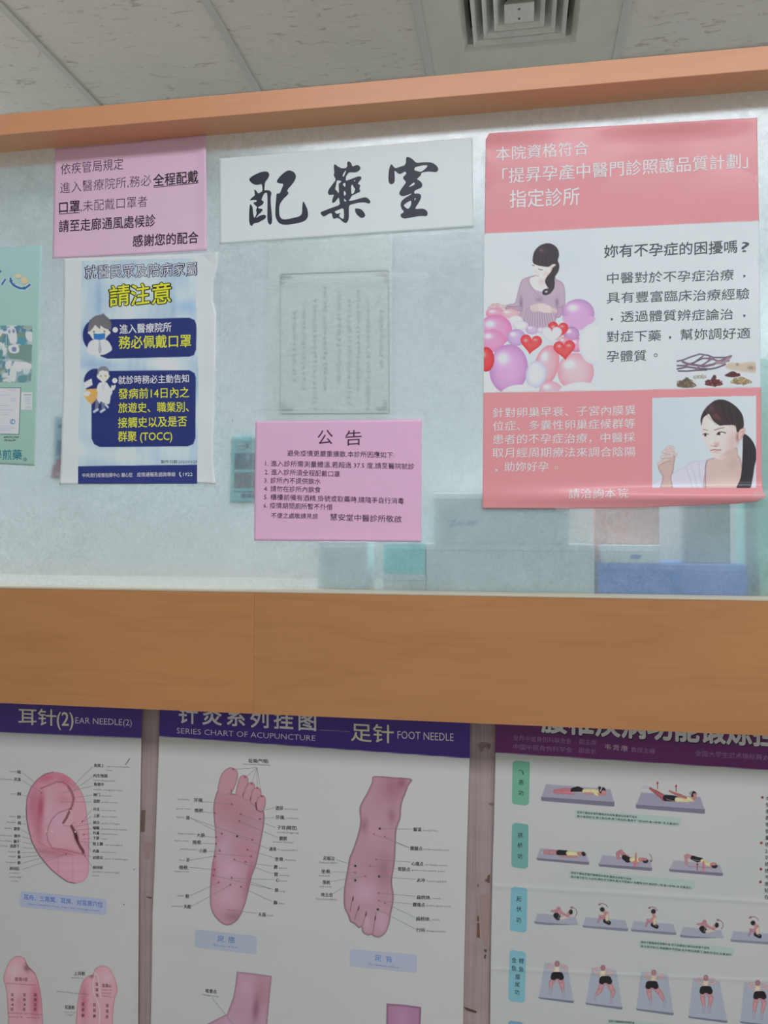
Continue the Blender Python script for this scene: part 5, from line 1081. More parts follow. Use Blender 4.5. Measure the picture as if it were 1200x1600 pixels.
for a, b in (((401.5, 1199.5), (365, 1202)), ((401.5, 1199.5), (383, 1215)), ((401.5, 1199.5), (393, 1224)), ((401.5, 1199.5), (402, 1231)), ((401.5, 1199.5), (408, 1236)), ((319, 1252.5), (362, 1257)), ((318, 1268.5), (335, 1270.5)), ((297, 1278), (346.5, 1303)), ((297, 1278), (394.5, 1312)), ((320, 1306.5), (337, 1308.5)), ((317, 1317.5), (337, 1318.5)),
             ((324, 1331), (343, 1329)), ((336, 1334), (391, 1338)), ((297, 1344), (337, 1337)), ((295, 1355), (335, 1359)), ((296, 1400), (341.5, 1379)), ((299, 1416), (360, 1383)),
             ((430, 1262), (410, 1266.5)), ((429, 1277), (406, 1280)), ((431, 1293), (376, 1272.5)), ((435, 1309), (374.5, 1283.7)), ((419, 1326), (370.5, 1306.7)), ((428, 1340), (387, 1328)), ((426, 1353.5), (383.5, 1347)), ((426, 1365.5), (366, 1343.3)), ((429, 1374.5), (362, 1372)), ((427, 1390), (392, 1378)), ((427, 1390), (334, 1368)), ((425, 1408.5), (376.5, 1386)), ((402, 1427), (354, 1421.5))):
    I.line([a, b], .55, ln)
I.rrect([(305, 1452), (401, 1463), (401, 1491), (304, 1480)], 3.5, (152, 159, 171)); I.text('足底', 339.5, 1466.5, 367.5, 1469.5, 9.4, (70, 104, 160), 0.004, sp=2.0, res=1); I.text('the sole of foot', 333, 1476, 371, 1480.5, 3.0, (88, 108, 140), latin=True, res=1)
I.text('眩晕点', 321.5, 1548, 338.5, 1549.8, 6, zh, .015, res=1); I.text('vertigo point', 316, 1553.5, 342, 1557, 2.7, en, latin=True, res=1); I.line([(332, 1560), (366, 1602)], .55, ln)
# right foot labels
for t, x0, y, x1, e_, a, b in (('解溪', 646, 1296, 658.5, 'Jiexi(ST41)', 660.5, 684), ('腰腿点', 641, 1325.5, 660, 'lumbocrural point', 662, 702), ('心痛点', 643, 1349.5, 661.5, 'cardialgia point', 663.5, 699), ('胃肠点', 622, 1358, 641, 'gastroenteropathy point', 643, 695), ('太冲', 651, 1375.2, 664, 'Taichong(LR3)', 666, 698), ('扁桃体,', 651, 1402, 673.5, 'tonsil,', 675.5, 689),
                             ('腰痛点', 645, 1413.5, 664, 'lumbodynia point', 666, 705), ('扁桃体,', 650, 1435.5, 672.5, 'tonsil,', 674, 687.5), ('行间', 650.5, 1453, 663.5, 'Xingjian(LR2)', 665.5, 696)):
    Z(t, x0, y, x1); Ee(e_, a, y + 1.2, b)
for t, x0, y, x1, e_, a, b in (('足临泣', 505, 1341, 523, 'Zulinqi(GB41)', 498.5, 527.5), ('坐骨,', 502, 1361.5, 517.5, 'behind,', 498.5, 516), ('落枕', 504, 1378.5, 516, 'stiff neck', 499, 518), ('地五会', 501.5, 1398, 520, 'Diwuhui(GB42)', 494, 526.5)):
    Z(t, x0, y, x1); Ee(e_, a, y + 6.3, b)
for a, b in (((644, 1295.5), (593.5, 1294.7)), ((639, 1324.5), (584.5, 1303.5)), ((639, 1324.5), (601, 1307)), ((642, 1347), (588, 1343)), ((620, 1357.5), (578, 1353.5)), ((650, 1374), (592.5, 1369.5)), ((649, 1400.5), (591.5, 1395.3)), ((644, 1412.5), (592.3, 1407.5)), ((649, 1434), (601.5, 1411)), ((649, 1451.5), (590.5, 1421)),
             ((525, 1343), (555, 1353)), ((518, 1362), (554.5, 1363.5)), ((517, 1377.5), (570.5, 1369)), ((520, 1396.5), (555, 1375.5))):
    I.line([a, b], .55, ln)
I.rrect([(547, 1483), (651.5, 1491.5), (651, 1520), (546.5, 1510)], 3.5, (155, 159, 173)); I.text('足背', 585.5, 1496.5, 613, 1500, 9.4, (70, 120, 170), 0.004, sp=2.0, res=1); I.text('the dorsum of foot', 576, 1506, 623, 1511.8, 3.0, (88, 108, 140), latin=True, res=1)
I.done('printed_text', T)
Cv = Canvas(322, 1194, 425, 1452, 0.7, PAPER)
p = lambda q: S(q, 330, 1190, 5.93)
sk = (163, 126, 134); rm = (112, 78, 90)
Cv.poly(p([(65, 262), (120, 290), (185, 296), (225, 300), (295, 318), (360, 350), (415, 405), (435, 450), (488, 462), (492, 560), (470, 700), (440, 850), (415, 960), (378, 1060), (350, 1180), (318, 1310), (270, 1430), (220, 1490), (155, 1518), (95, 1498), (35, 1440), (0, 1370), (-12, 1280), (-8, 1120), (10, 940), (35, 800), (36, 650), (24, 520), (20, 420), (36, 330)]), sk, rim=rm, rimw=3.5)
for q in ([(62, 290), (70, 190), (100, 110), (150, 62), (195, 55), (240, 85), (248, 140), (228, 210), (192, 285), (120, 315)], [(228, 315), (240, 220), (262, 150), (300, 124), (338, 145), (342, 205), (315, 270), (292, 330)], [(292, 335), (318, 240), (350, 196), (385, 194), (406, 225), (388, 290), (364, 365), (330, 360)],
          [(362, 370), (378, 270), (412, 240), (452, 250), (466, 300), (440, 350), (418, 410), (385, 400)], [(416, 410), (428, 340), (465, 310), (500, 330), (504, 390), (487, 450), (450, 464), (422, 440)]):
    Cv.poly(p(q), (168, 126, 134), rim=(126, 90, 100), rimw=2.6)
B6 = lambda x, y, rx, ry, c, a=.6, r=0.0: Cv.blob(*p([(x, y)])[0], rx / 5.93, ry / 5.93, c, a, r)
B6(120, 300, 60, 40, sk, .9); B6(255, 330, 40, 22, sk, .9); B6(330, 370, 30, 20, sk, .8); B6(150, 400, 110, 90, (160, 108, 118), .6); B6(250, 520, 160, 120, (150, 108, 116), .5); B6(110, 760, 90, 150, (172, 140, 156), .8); B6(180, 1000, 140, 120, (180, 146, 164), .8); B6(300, 850, 90, 120, (168, 112, 126), .5); B6(150, 1250, 120, 120, (178, 144, 158), .8); B6(220, 1440, 90, 50, (126, 92, 104), .7); B6(350, 1100, 30, 160, (146, 82, 102), .6, .2); B6(20, 1000, 30, 120, (156, 92, 110), .6); B6(70, 700, 60, 60, (160, 118, 130), .5)
Cv.line(p([(185, 260), (190, 300)]), 1.2, (96, 62, 74), .8, 1); Cv.line(p([(298, 290), (293, 320)]), 1.2, (96, 62, 74), .8, 1); Cv.line(p([(365, 330), (362, 355)]), 1.2, (90, 56, 68), .8, 1); Cv.line(p([(412, 380), (420, 440)]), 2.0, (70, 42, 52), .8, 1); Cv.line(p([(425, 445), (455, 468), (485, 455)]), 1.0, (110, 70, 84), .7, 1)
for q in ((205, 72), (312, 145), (374, 205), (426, 243), (470, 322), (190, 395), (30, 475), (272, 487), (262, 553), (452, 533), (98, 668), (45, 700), (45, 762), (380, 724), (80, 825), (336, 816), (36, 877), (368, 878), (216, 908), (318, 930), (30, 1000), (22, 1054), (190, 1077), (68, 1120), (177, 1142), (277, 1160)):
    Cv.ball(*p([q])[0], 1.5, 1.5, (140, 62, 84))
Cv.line(p([(145, 1370), (290, 1385)]), .7, (160, 90, 104), .8); Cv.ball(*p([(240, 692)])[0], 1.7, 1.7, (24, 22, 26))
Cv.mesh('foot_drawing', sf2, K_LOW, T, rough=0.4)
Cv = Canvas(534, 1208, 647, 1468, 0.7, PAPER)
Cv.poly([(584.5, 1212.8), (614, 1214.5), (643, 1217.2), (638, 1228), (633.7, 1240), (629, 1252), (626.5, 1265), (625.9, 1278), (622, 1289), (619.3, 1300), (618, 1327), (616.5, 1350), (612.5, 1377), (615, 1397), (614.3, 1412), (611, 1428), (608.7, 1442), (603, 1457), (594, 1464.5), (585, 1464), (581, 1461), (574, 1461.5), (566.5, 1457), (564.5, 1449), (560, 1450), (553.5, 1444), (547, 1440), (543, 1429), (538, 1419), (537, 1402), (538.5, 1382), (542.5, 1360), (546, 1340), (551, 1328), (558.7, 1305), (563, 1284), (561.5, 1264), (566, 1252), (575, 1236), (581, 1222)], (160, 126, 136), rim=(106, 78, 90), rimw=4)
b9 = lambda x, y, rx, ry, c, a=.6, r=0.0: Cv.blob(x, y, rx, ry, c, a, r)
b9(612, 1232, 18, 22, (140, 88, 104), .7); b9(590, 1240, 10, 26, (160, 116, 130), .6); b9(628, 1224, 7, 9, (120, 68, 84), .6); b9(570, 1290, 6, 12, (120, 78, 84), .6); b9(612, 1275, 6, 12, (128, 82, 90), .6); b9(585, 1300, 14, 24, (170, 130, 138), .7); b9(575, 1350, 14, 30, (160, 118, 132), .6); b9(600, 1360, 12, 26, (134, 92, 104), .6); b9(570, 1395, 18, 18, (178, 144, 160), .7); b9(596, 1440, 10, 18, (176, 142, 158), .8); b9(573, 1440, 6, 14, (176, 146, 160), .7)
for q in ([(552, 1400), (549, 1412), (547, 1424)], [(561.5, 1415), (557, 1427), (554, 1437)], [(572.3, 1424), (570, 1434), (566, 1446)], [(587.5, 1426), (585, 1440), (583, 1458)]): Cv.line(q, 1.0, (104, 74, 88), .8, 1.1)
for q in ((552, 1402), (560.5, 1417), (572.3, 1426), (587, 1432)): Cv.line([q, (q[0] - .8, q[1] + 5)], 1.5, (40, 30, 36), .85, 1)
for q in ((584.5, 1303.5), (601, 1307), (588, 1343), (578, 1353.5), (555, 1363.5), (570.5, 1369), (591.5, 1395.3), (592.3, 1407.5), (601.5, 1411)): Cv.ball(*q, 1.3, 1.3, (134, 76, 92))
for q in ((593.5, 1294.7), (555, 1353), (592.5, 1369.5), (555, 1375.5), (590.5, 1421)): Cv.ball(*q, 1.8, 1.8, (24, 22, 26))
Cv.mesh('foot_drawing', sf2, K_LOW, T, rough=0.4)
Cv = Canvas(300, 1512, 428, 1690, 0.9, PAPER)
Cv.poly([(370, 1518), (397, 1521), (424.6, 1525), (421.5, 1557), (418.5, 1590), (416, 1620), (418, 1660), (400, 1690), (300, 1690), (305, 1612), (323.6, 1600), (355, 1584), (364.6, 1557), (368, 1538)], (166, 130, 144), smooth=False, rim=(124, 96, 110), rimw=4)
b9(400, 1575, 5, 20, (110, 72, 84), .7, .1); b9(410, 1550, 12, 25, (148, 106, 120), .6); b9(385, 1545, 10, 18, (176, 142, 156), .6); b9(360, 1600, 18, 12, (170, 140, 160), .6)
Cv.mesh('ankle_drawing', sf2, K_LOW, T, rough=0.4)
Cv = Canvas(598, 1563, 664, 1690, 0.9, PAPER)
Cv.poly([(604, 1568), (632, 1570), (658, 1573.7), (657, 1600), (655, 1640), (660, 1690), (598, 1690), (602, 1640), (603.5, 1600)], (152, 112, 136), smooth=False, rim=(100, 70, 92), rimw=4.5); b9(628, 1595, 12, 20, (164, 124, 150), .7)
Cv.mesh('ankle_drawing', sf2, K_LOW, T, rough=0.4)

# ---------------- exercise chart
sf3 = lambda x, y: YL - 0.0008 - 0.0006 * np.exp(-((y - (1515 + (x - 800) * .045)) / 3.0) ** 2) - 0.0007 * np.exp(-((y - (1386 + (x - 800) * .06)) / 3.5) ** 2) - 0.0004 * noise2(x, y, 61, 150)
T = thing('wall_chart', 'back exercise chart with magenta header, green tabs and figures on mats, rightmost wall chart', 'wall chart', on(1000, 1370, YL), 'acupuncture and exercise charts on the wall')
sheet('chart_sheet', [(774.4, 1100), (774, 1176), (771.5, 1290), (769.5, 1350), (767, 1480), (765.5, 1600), (764, 1720)], [(1420, 1130), (1420, 1740)], [(774.4, 1100), (1420, 1130)], [(764, 1720), (1420, 1740)], sf3, K_LOW,
      cheader(lambda x: 1176 + (x - 774) * 0.0635, (92, 34, 92), (166, 168, 164)), T, step=1.6, rough=0.38, coat=0.15)
I = Ink(sf3, K_LOW)
I.part = 'heading_text'; I.text('腰椎疾病功能锻炼挂图', 848, 1124, 1256, 1150, 41, (40, 26, 44), 0.045, lift=.0003); I.text('腰椎疾病功能锻炼挂图', 847, 1123.3, 1255, 1149.3, 41, (206, 204, 208), 0.03, lift=.0005)
I.part = None; hc = (140, 104, 140)
for t, x0, y0, x1, h in (('世界中医骨伤科联合会', 802, 1152.8, 893, 8), ('副主席', 905, 1158.5, 932, 8.2), ('中国中医骨伤科学会', 802, 1166.5, 894, 8), ('副会长', 904.5, 1172.5, 932, 8.2), ('教授主编', 986, 1171.5, 1023, 8), ('全国大学生武术锦标赛太极', 1086, 1177, 1212, 8.6)):
    I.text(t, x0, y0, x1, y0 + (x1 - x0) * .06, h, hc, 0.004, res=1)
I.text('韦贵康', 945, 1166.5, 981, 1170, 8.8, (168, 140, 164), 0.012, sp=1.3, kai=.12, res=1)
tabs = [([(801, 1188), (828, 1188.5), (826.5, 1259), (800, 1257)], (96, 148, 122), '飞燕功', [(814.5, 1207), (814.3, 1222.5), (814, 1239)]),
        ([(800, 1285), (825.7, 1287), (825, 1358), (799, 1355.5)], (98, 144, 138), '拱桥功', [(813, 1305), (812.7, 1321), (812.5, 1338)]),
        ([(798.5, 1385), (824, 1387), (823, 1457.5), (796.5, 1455)], (108, 156, 164), '起伏功', [(811, 1404.5), (811, 1420.5), (810.3, 1437.5)]),
        ([(796.5, 1483.5), (822, 1487), (820, 1567.5), (794, 1564)], (112, 158, 168), None, None),
        ([(794, 1594), (818, 1597), (816, 1680), (792, 1678)], (108, 140, 160), None, None)]
for c4, col, t, pos in tabs:
    I.part = None; I.rrect(c4, 6, col); I.part = 'tab_text'
    if t:
        for ch, (x, y) in zip(t, pos): I.text(ch, x - 3.8, y, x + 3.8, y + .3, 8, (26, 34, 34), .004, res=1)
for ch, x, y in (('金', 803.4, 1500.5), ('鲤', 814.7, 1501.3), ('鱼', 803, 1512.8), ('鱼', 814.5, 1514.5), ('摆', 808.8, 1526.3), ('尾', 808.3, 1538.3), ('功', 807.8, 1550.3)): I.text(ch, x - 3.7, y, x + 3.7, y + .3, 7.8, (26, 34, 34), .004, res=1)
I.part = None
cap_c = (150, 166, 160); ct = (44, 58, 58)
def capt(c4, l1, l2, a, b, c_, d):
    I.rrect(c4, 3, cap_c); I.text(l1, a[0], a[1], b[0], b[1], 3.6, ct, .004, res=1, lift=.0005); I.text(l2, c_[0], c_[1], d[0], d[1], 3.6, ct, .004, res=1, lift=.0005)
capt([(898, 1265), (1065, 1277.5), (1063, 1291), (897, 1279)], '适用于腰曲变直的腰椎相关疾病,腰曲加深者不适用.', '练功者俯卧位,两上肢后伸,两下肢抬起,像燕子飞的动作,每10秒钟1次,反复进行.', (901.5, 1269), (996, 1277), (901.5, 1275.3), (1061, 1288))
capt([(889, 1360.5), (1087, 1376), (1085, 1390), (888, 1373)], '适用于腰曲变直的腰椎相关疾病,腰曲加深者不适用.', '练功者仰卧位,头后仰,两肘关节撑床,膝关节屈曲90°抬腰背动作,像拱桥一样,每10秒钟1次,反复进行.', (892, 1363.5), (987, 1373.5), (892, 1369.8), (1081, 1387.5))
capt([(999, 1468), (1147, 1480.5), (1146, 1494.5), (998, 1482)], '适用于腰胸椎侧弯畸形者,但只发腰曲过直突出症者不适用.', '练功者仰卧位,两膝髋关节屈曲,双手抱住两膝下,做起伏活动,反复进行.', (1001, 1472), (1109, 1481.5), (1001, 1478.3), (1144, 1492))
capt([(949, 1592), (1100, 1604), (1098, 1618), (948, 1606)], '适用于腰胸椎侧弯畸形者,', '练功者俯卧位,双手放在头后,两腿左右摆动,反复进行.', (951, 1595.5), (992, 1598.5), (951, 1602), (1090, 1613))
for x, y in ((1191.2, 1246), (1189.6, 1317), (1189, 1358), (1188.3, 1378)): I.disc(x, y, 2.1, (120, 60, 60))
col_ = ['本图示', '使用时', '患者应', '靠垫上', '等动作', '做时注', '量力行', '练功时', '2~3次', '功后可', '练习者', '练功者', '不适宜', '患者应', '轻重度', '在医师']
for j, t in enumerate(col_): I.text(t, 1196.6 - j * .14, 1247.3 + j * 10.3 , 1219.5, 1247.9 + j * 10.3, 6.6, (48, 50, 50), .004, res=1)
def arr(p0, p1, col=(140, 40, 50)):
    I.line([p0, p1], 1.1, col); d = np.array(p1, float) - np.array(p0, float); d /= np.linalg.norm(d); n = np.array([-d[1], d[0]]); q = np.array(p1, float)
    I.poly([tuple(q + d * 3.2), tuple(q - n * 2.1 - d), tuple(q + n * 2.1 - d)], col)
def arc(pts, col=(132, 84, 92)):
    I.line(pts[:-1], .9, col); arr(pts[-2], pts[-1], col)
arr((1027.5, 1232.5), (1027.5, 1223.5)); arr((1056.5, 1237.5), (1056.5, 1228.5)); arc([(1014.5, 1334), (1017.5, 1338), (1018.8, 1342), (1017.5, 1345)])
arr((1089.5, 1360), (1089.5, 1351)); arr((1099, 1355), (1099, 1362), (180, 90, 100)); arr((992, 1345), (992, 1353), (180, 90, 100))
def arch(x, y): arc([(x + 7.5, y + 14), (x + 10.5, y + 9), (x + 10, y + 4), (x + 6.5, y + .5), (x + 2.5, y - .5)])
def arch2(x, y): arc([(x + 15, y + 6), (x + 11, y + 1.5), (x + 6, y), (x + 2, y + 1.5)])
arch(891, 1418.5); arch2(935, 1411.5); arch2(1013, 1417) ; arch(1119.5, 1438); arch2(1170.5, 1432)
I.done('printed_text', T)
# mats with exercising figures: one printed picture each
SK, SH, SO, HA, SCK = (172, 122, 122), (196, 184, 142), (34, 30, 34), (38, 34, 38), (164, 160, 172)
def mat(Cv, c4, th=5.5, top=(138, 135, 147), side=(104, 100, 116)):
    (ax, ay), (bx, by), (cx_, cy_), (dx, dy) = c4      # back-left, back-right, front-right, front-left
    Cv.poly([(dx - .5, dy - 1), (cx_ + .5, cy_ - 1), (cx_ + .5, cy_ + th), (cx_ - 2, cy_ + th + .8), (dx + 1, dy + th), (dx - .5, dy + th - 1.5)], side, smooth=False); Cv.poly(c4, top, smooth=False, rim=(150, 146, 160), rimw=1.2)
def pic(x0, y0, x1, y1): return Canvas(x0, y0, x1, y1, 0.6, (164, 166, 162))
q5 = lambda pts: [(760 + x / 5.0, 1120 + y / 5.0, r) for x, y, r in pts]
Cv = pic(842, 1220, 962, 1262); mat(Cv, [(853, 1225), (954, 1233), (959.5, 1253), (846, 1245)], 6.5)
Cv.cap(q5([(530, 578, 1.6), (600, 575, 3.4), (680, 580, 4.6)]), (176, 108, 118)); Cv.cap(q5([(530, 588, 1.8), (600, 590, 3.0), (680, 590, 3.6)]), (176, 108, 118)); Cv.cap(q5([(680, 575, 4.4), (715, 568, 4.8), (755, 578, 3.4)]), SO); Cv.cap(q5([(670, 592, 1.4), (760, 592, 1.4)]), (150, 140, 140)); Cv.cap(q5([(765, 580, 3.4), (830, 582, 4.2), (875, 590, 4.0)]), SH)
Cv.cap(q5([(770, 596, 1.6), (835, 602, 1.8)]), SK); Cv.cap(q5([(850, 600, 2.4), (870, 612, 1.6)]), SH); Cv.cap(q5([(885, 600, 2.6), (925, 605, 1.8)]), (172, 116, 112)); Cv.ball(760 + 905 / 5, 1120 + 575 / 5, 5.4, 5.2, HA); Cv.ball(760 + 915 / 5, 1120 + 592 / 5, 3.6, 3.6, (170, 116, 112)); Cv.line([(938, 1236), (940.5, 1230)], 1.2, (190, 190, 196)); Cv.ball(936.8, 1231, 2.2, 2.4, HA)
Cv.mesh('exercise_picture', sf3, K_LOW, T, rough=.4)
r5 = lambda pts: [(980 + x / 5.4545, 1120 + y / 5.4545, r) for x, y, r in pts]
Cv = pic(990, 1224, 1104, 1276); mat(Cv, [(1002, 1238), (1094, 1245), (1101, 1264.5), (994, 1257)], 6.2, (134, 130, 146))
Cv.cap(r5([(130, 602, .9), (170, 600, 2.0), (200, 608, 1.8)]), (170, 168, 178)); Cv.cap(r5([(195, 610, 1.8), (250, 645, 3.2), (320, 695, 4.6)]), (150, 84, 88)); Cv.cap(r5([(330, 692, 4.8), (375, 695, 4.8), (420, 700, 4.2)]), SO); Cv.line([(1041, 1248.5), (1050, 1251.5), (1058, 1252)], .7, (150, 146, 146)); Cv.cap(r5([(425, 705, 3.8), (500, 712, 3.0), (560, 715, 1.6)]), SH); Cv.cap(r5([(490, 690, 3.4), (540, 705, 3.0)]), SH)
Cv.cap(r5([(500, 690, 1.9), (440, 665, 2.0), (395, 650, 1.6), (360, 632, 1.2)]), (160, 96, 92)); Cv.cap(r5([(560, 680, 3.4), (570, 695, 2.6)]), (172, 118, 110)); Cv.ball(980 + 562 / 5.4545, 1120 + 658 / 5.4545, 5.2, 4.6, HA); Cv.cap(r5([(575, 665, 2.6), (580, 690, 1.8)]), (172, 118, 110)); Cv.line([(1078.5, 1244), (1081, 1236.5)], 1.2, (190, 190, 196))
Cv.mesh('exercise_picture', sf3, K_LOW, T, rough=.4)
t5 = lambda pts: [(780 + x / 5.4545, 1280 + y / 5.4545, r) for x, y, r in pts]
Cv = pic(836, 1322, 922, 1354); mat(Cv, [(844, 1325), (916, 1333), (920, 1347), (839, 1340.5)], 3.6, (142, 139, 151))
Cv.cap(t5([(365, 285, 1.6), (385, 270, 2.0)]), (176, 172, 182)); Cv.cap(t5([(390, 280, 3.4), (440, 282, 3.8), (500, 285, 3.8)]), (166, 118, 124)); Cv.cap(t5([(510, 285, 4.4), (575, 288, 4.0)]), SO); Cv.line([(872, 1336.5), (886, 1336.8)], .7, (150, 146, 140)); Cv.cap(t5([(590, 290, 3.8), (665, 298, 3.6)]), SH); Cv.cap(t5([(520, 318, 1.2), (600, 320, 1.5), (660, 318, 1.6)]), (168, 118, 118)); Cv.cap(t5([(680, 292, 3.0), (705, 296, 2.8)]), (168, 118, 118)); Cv.cap(t5([(715, 290, 2.6), (722, 300, 2.8)]), HA)
Cv.mesh('exercise_picture', sf3, K_LOW, T, rough=.4)
Cv = pic(933, 1326, 1022, 1364); mat(Cv, [(941, 1336), (1016, 1343), (1018.5, 1356), (936, 1350)], 4, (142, 139, 151))
Cv.cap(t5([(1015, 330, 2.6), (1010, 290, 2.8), (1035, 275, 2.8), (1065, 310, 3.4), (1090, 330, 4.0)]), (164, 112, 118)); Cv.cap(t5([(1065, 325, 3.8), (1095, 345, 4.6), (1115, 345, 4.0)]), SO); Cv.cap(t5([(1130, 345, 3.8), (1190, 345, 3.6)]), SH); Cv.cap(t5([(1165, 350, 1.6), (1165, 295, 1.4)]), (172, 116, 112)); Cv.cap(t5([(1150, 370, 2.4), (1180, 375, 2.0)]), (184, 118, 118)); Cv.cap([(1000, 1343, 2.8), (1008, 1344, 2.4)], (172, 116, 112)); Cv.ball(1008.5, 1345.5, 4.4, 3.4, HA); Cv.cap([(1004, 1342.5, 2.4), (1009, 1343, 2)], (168, 112, 112))
Cv.mesh('exercise_picture', sf3, K_LOW, T, rough=.4)
Cv = pic(1042, 1332, 1133, 1372); mat(Cv, [(1053, 1344), (1125, 1351), (1129, 1364), (1046, 1358)], 4, (144, 142, 152))
u5 = lambda pts: [(980 + x / 5.4545, 1280 + y / 5.4545, r) for x, y, r in pts]
Cv.cap(u5([(505, 380, 2.2), (500, 315, 2.4), (515, 312, 2.8), (550, 325, 3.0)]), (172, 120, 124)); Cv.cap(u5([(560, 330, 3.6), (600, 345, 4.2), (630, 345, 3.0)]), SO); Cv.line([(1082, 1343), (1095, 1345.5)], .7, (150, 146, 140)); Cv.cap(u5([(640, 355, 3.0), (680, 380, 3.2), (705, 390, 2.6)]), SH); Cv.line([(1075, 1353.5), (1118, 1356.5)], .8, (130, 90, 96)); Cv.cap(u5([(650, 365, 1.6), (650, 420, 1.4)]), (184, 106, 112)); Cv.cap(u5([(720, 390, 2.8), (735, 385, 3.0)]), (172, 118, 118)); Cv.ball(1116.5, 1353.5, 4.6, 3.2, HA); Cv.cap(u5([(730, 382, 2.6), (750, 382, 2.2)]), (172, 118, 118))
Cv.mesh('exercise_picture', sf3, K_LOW, T, rough=.4)
def curl(x0, y0, bx, by):          # lying on the back, hugging the knees
    Cv = pic(x0, by - 24, x0 + 72, by + 14); mat(Cv, [(x0 + 5, y0), (x0 + 65, y0 + 6), (x0 + 69, y0 + 18.5), (x0 + 1, y0 + 13)], 3.4, (142, 145, 154), (110, 112, 126))
    Cv.cap([(bx - 12, by - 10, 1.2), (bx - 7, by - 8, 1.6)], (176, 176, 186)); Cv.cap([(bx - 7, by - 8, 1.6), (bx + 1, by - 8, 2.4), (bx + 4, by - 12, 2.8), (bx + 5, by - 4, 3.0)], (168, 122, 130)); Cv.cap([(bx, by - 1, 4.4), (bx + 3, by + 2, 4.4)], SO); Cv.line([(bx + 3, by + 4), (bx + 5, by - 2)], .7, (150, 148, 150))
    Cv.cap([(bx + 8, by + 3.5, 2.8), (bx + 17, by + 1, 3.4)], (182, 172, 164)); Cv.cap([(bx + 18, by, 1.8), (bx + 10, by - 4, 1.6), (bx + 4, by - 11, 1.5)], (170, 116, 120)); Cv.cap([(bx + 20, by - 5, 2.6), (bx + 20, by - 3, 2.4)], (176, 126, 126)); Cv.ball(bx + 23, by - 6.5, 3.0, 4.0, HA)
    Cv.mesh('exercise_picture', sf3, K_LOW, T, rough=.4)
curl(834.5, 1427, 869, 1431.5)
def sit(x0, y0, x1, bx, by, up=False):
    Cv = pic(x0, by - 30, x1, by + 16); mat(Cv, [(x0 + 6, y0), (x1 - 5, y0 + 5), (x1 - 1, y0 + 18), (x0 + 2, y0 + 13)], 3.4, (142, 146, 156), (112, 115, 128))
    Cv.cap([(bx - 11, by, 1.4), (bx - 7, by - 9, 2.0), (bx, by - 5, 2.4), (bx + 2, by - 2, 2.4)], (164, 116, 128)); Cv.cap([(bx, by - 2, 3.2), (bx + 6, by + 1, 3.2)], SO); Cv.line([(bx, by - 3), (bx + 6, by)], .6, (160, 158, 158)); Cv.cap([(bx + 3, by - 5, 3.0), (bx + 3, by - 14, 2.8)], (186, 168, 148)); Cv.cap([(bx + 3, by - 15, 1.7), (bx - 3, by - 9, 1.6), (bx - 9, by - 10, 1.4)], (172, 120, 122))
    if up: Cv.cap([(bx + 1, by - 20, 2.6), (bx + 1, by - 18, 2.4)], (176, 126, 122)); Cv.ball(bx + 1, by - 23, 3.8, 3.6, HA)
    else: Cv.cap([(bx - 2, by - 17, 2.8), (bx - 1, by - 16, 2.4)], (176, 126, 122)); Cv.ball(bx - 4.5, by - 20, 3.6, 3.6, HA)
    Cv.mesh('exercise_picture', sf3, K_LOW, T, rough=.4)
sit(909, 1433, 982, 945.5, 1441); sit(984.5, 1439, 1057, 1020, 1447, True)
curl(1062, 1448, 1097, 1452)
sit(1140, 1455, 1222, 1181, 1462)
def prone(c4, hx, hy, legs, sway=0.0):
    xs = [q[0] for q in c4]; ys = [q[1] for q in c4]
    Cv = pic(min(xs) - 6, min(ys) - 5, max(xs) + 3, max(ys) + 5); mat(Cv, c4, 2.6, (146, 152, 160), (100, 104, 120))
    Cv.cap([(hx - 7, hy + 9, 1.6), (hx - 14, hy + 5, 2.0), (hx - 11, hy + 1, 1.7), (hx - 3, hy + 1, 1.5)], (182, 152, 152)); Cv.cap([(hx + 7, hy + 9, 1.6), (hx + 15, hy + 8, 2.0), (hx + 11, hy + 3, 1.7), (hx + 4, hy + 1, 1.5)], (182, 152, 152))
    Cv.cap([(hx, hy + 6, 4.8), (hx - .5, hy + 12, 5.6)], (192, 178, 158)); Cv.cap([(hx, hy - 1, 3.8), (hx, hy + 1, 3.6)], (148, 110, 116))
    for s_1, (kx, ky, fx, fy) in zip((-1, 1), legs):
        Cv.cap([(hx + s_1 * 4.4 + sway, hy + 22, 4.8), (kx, ky, 3.8), (fx, fy, 2.2)], (176, 130, 134)); Cv.cap([(fx, fy - 2, 2.0), (fx + s_1 * .4, fy + 7, 1.9)], (150, 148, 160))
    Cv.cap([(hx - 4 + sway, hy + 18, 5.4), (hx + 4 + sway, hy + 18, 5.4)], SO); Cv.cap([(hx - 5.5 + sway, hy + 21, 4.6), (hx - 4 + sway, hy + 20, 4.0)], SO); Cv.cap([(hx + 6 + sway, hy + 21, 4.6), (hx + 4 + sway, hy + 20, 4.0)], SO)
    Cv.mesh('exercise_picture', sf3, K_LOW, T, rough=.4)
prone([(851, 1504), (886, 1508), (896, 1564), (842.5, 1558)], 870.5, 1506, [(861, 1536, 860, 1546), (878, 1538, 880, 1550)])
prone([(925, 1512), (963, 1516), (972, 1574), (915.5, 1567)], 942, 1512.5, [(937, 1548, 930, 1556), (958, 1550, 955, 1560)], 4)
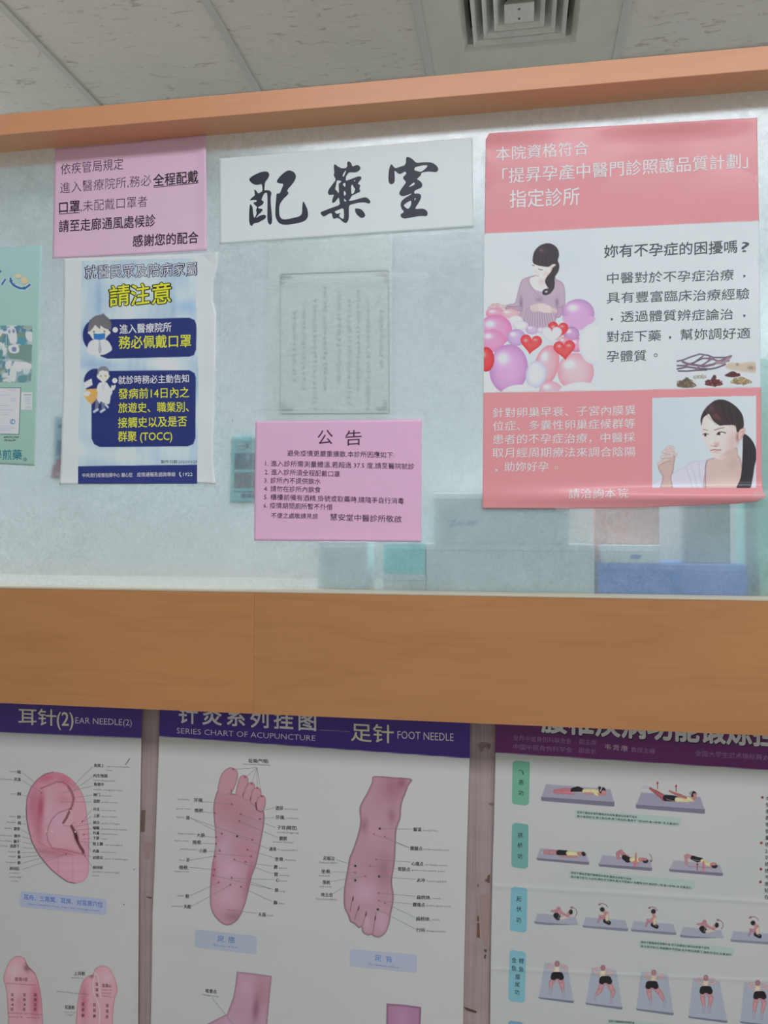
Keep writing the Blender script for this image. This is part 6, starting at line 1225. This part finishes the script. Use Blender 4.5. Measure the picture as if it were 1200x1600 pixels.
prone([(1002, 1518), (1043, 1522), (1052, 1583), (994.5, 1576)], 1021.5, 1520, [(1014, 1552, 1017, 1564), (1032, 1552, 1038, 1565)], -3)
prone([(1083, 1528), (1124, 1533), (1136, 1595), (1076, 1588)], 1103, 1528, [(1098, 1560, 1100, 1574), (1111, 1560, 1108, 1575)], 0)
prone([(1163, 1535), (1206, 1540), (1216, 1603), (1157, 1596)], 1184, 1536, [(1180, 1568, 1178, 1584), (1194, 1568, 1190, 1585)], 3)

# ---- glue and peeled-paint marks on the mauve boarding, belonging to the wall
Wk = Ink(plane_surf(YW), K_LOW); wl_ = 0.0004
for q, c_ in (([(221, 1265.5), (227.5, 1265.5), (226, 1300), (219.5, 1300)], (96, 80, 70)), ([(224, 1316), (237, 1317), (233, 1343), (226, 1342)], (134, 112, 108)), ([(228, 1400), (238, 1402), (236, 1404.5), (230, 1402.5)], (92, 70, 66)),
              ([(746, 1164), (752, 1159), (766, 1162), (765, 1172), (757, 1168), (752, 1176)], (112, 96, 94)), ([(761, 1161), (767, 1163), (766, 1170), (760, 1166)], (98, 86, 84)), ([(762, 1255), (771, 1255), (770, 1260)], (104, 84, 82)), ([(762, 1368), (766, 1366), (765, 1380), (757, 1376), (761, 1373)], (92, 66, 56)), ([(746.5, 1381), (748.5, 1383), (746, 1387)], (90, 66, 60)),
              ([(750, 1400), (764, 1396), (765, 1420), (762, 1470), (757, 1480), (753, 1460)], (136, 114, 108)), ([(745.5, 1431), (748.5, 1431), (748.5, 1440), (745.5, 1439)], (96, 66, 54)), ([(745.5, 1442), (749, 1442), (750, 1466), (745, 1464)], (98, 68, 56)), ([(756, 1483), (761, 1484), (760, 1488), (757, 1487)], (84, 60, 56)), ([(757, 1492), (760, 1491), (758.5, 1498), (756, 1497)], (84, 60, 56)),
              ([(724, 1573), (745, 1580), (744, 1583), (730, 1579)], (70, 54, 44))):
    wl_ += 2e-5; Wk.poly(q, c_, lift=wl_)
o = Wk.done('glue_mark', None); o['kind'] = 'structure'; o.name = 'wall_front_marks'
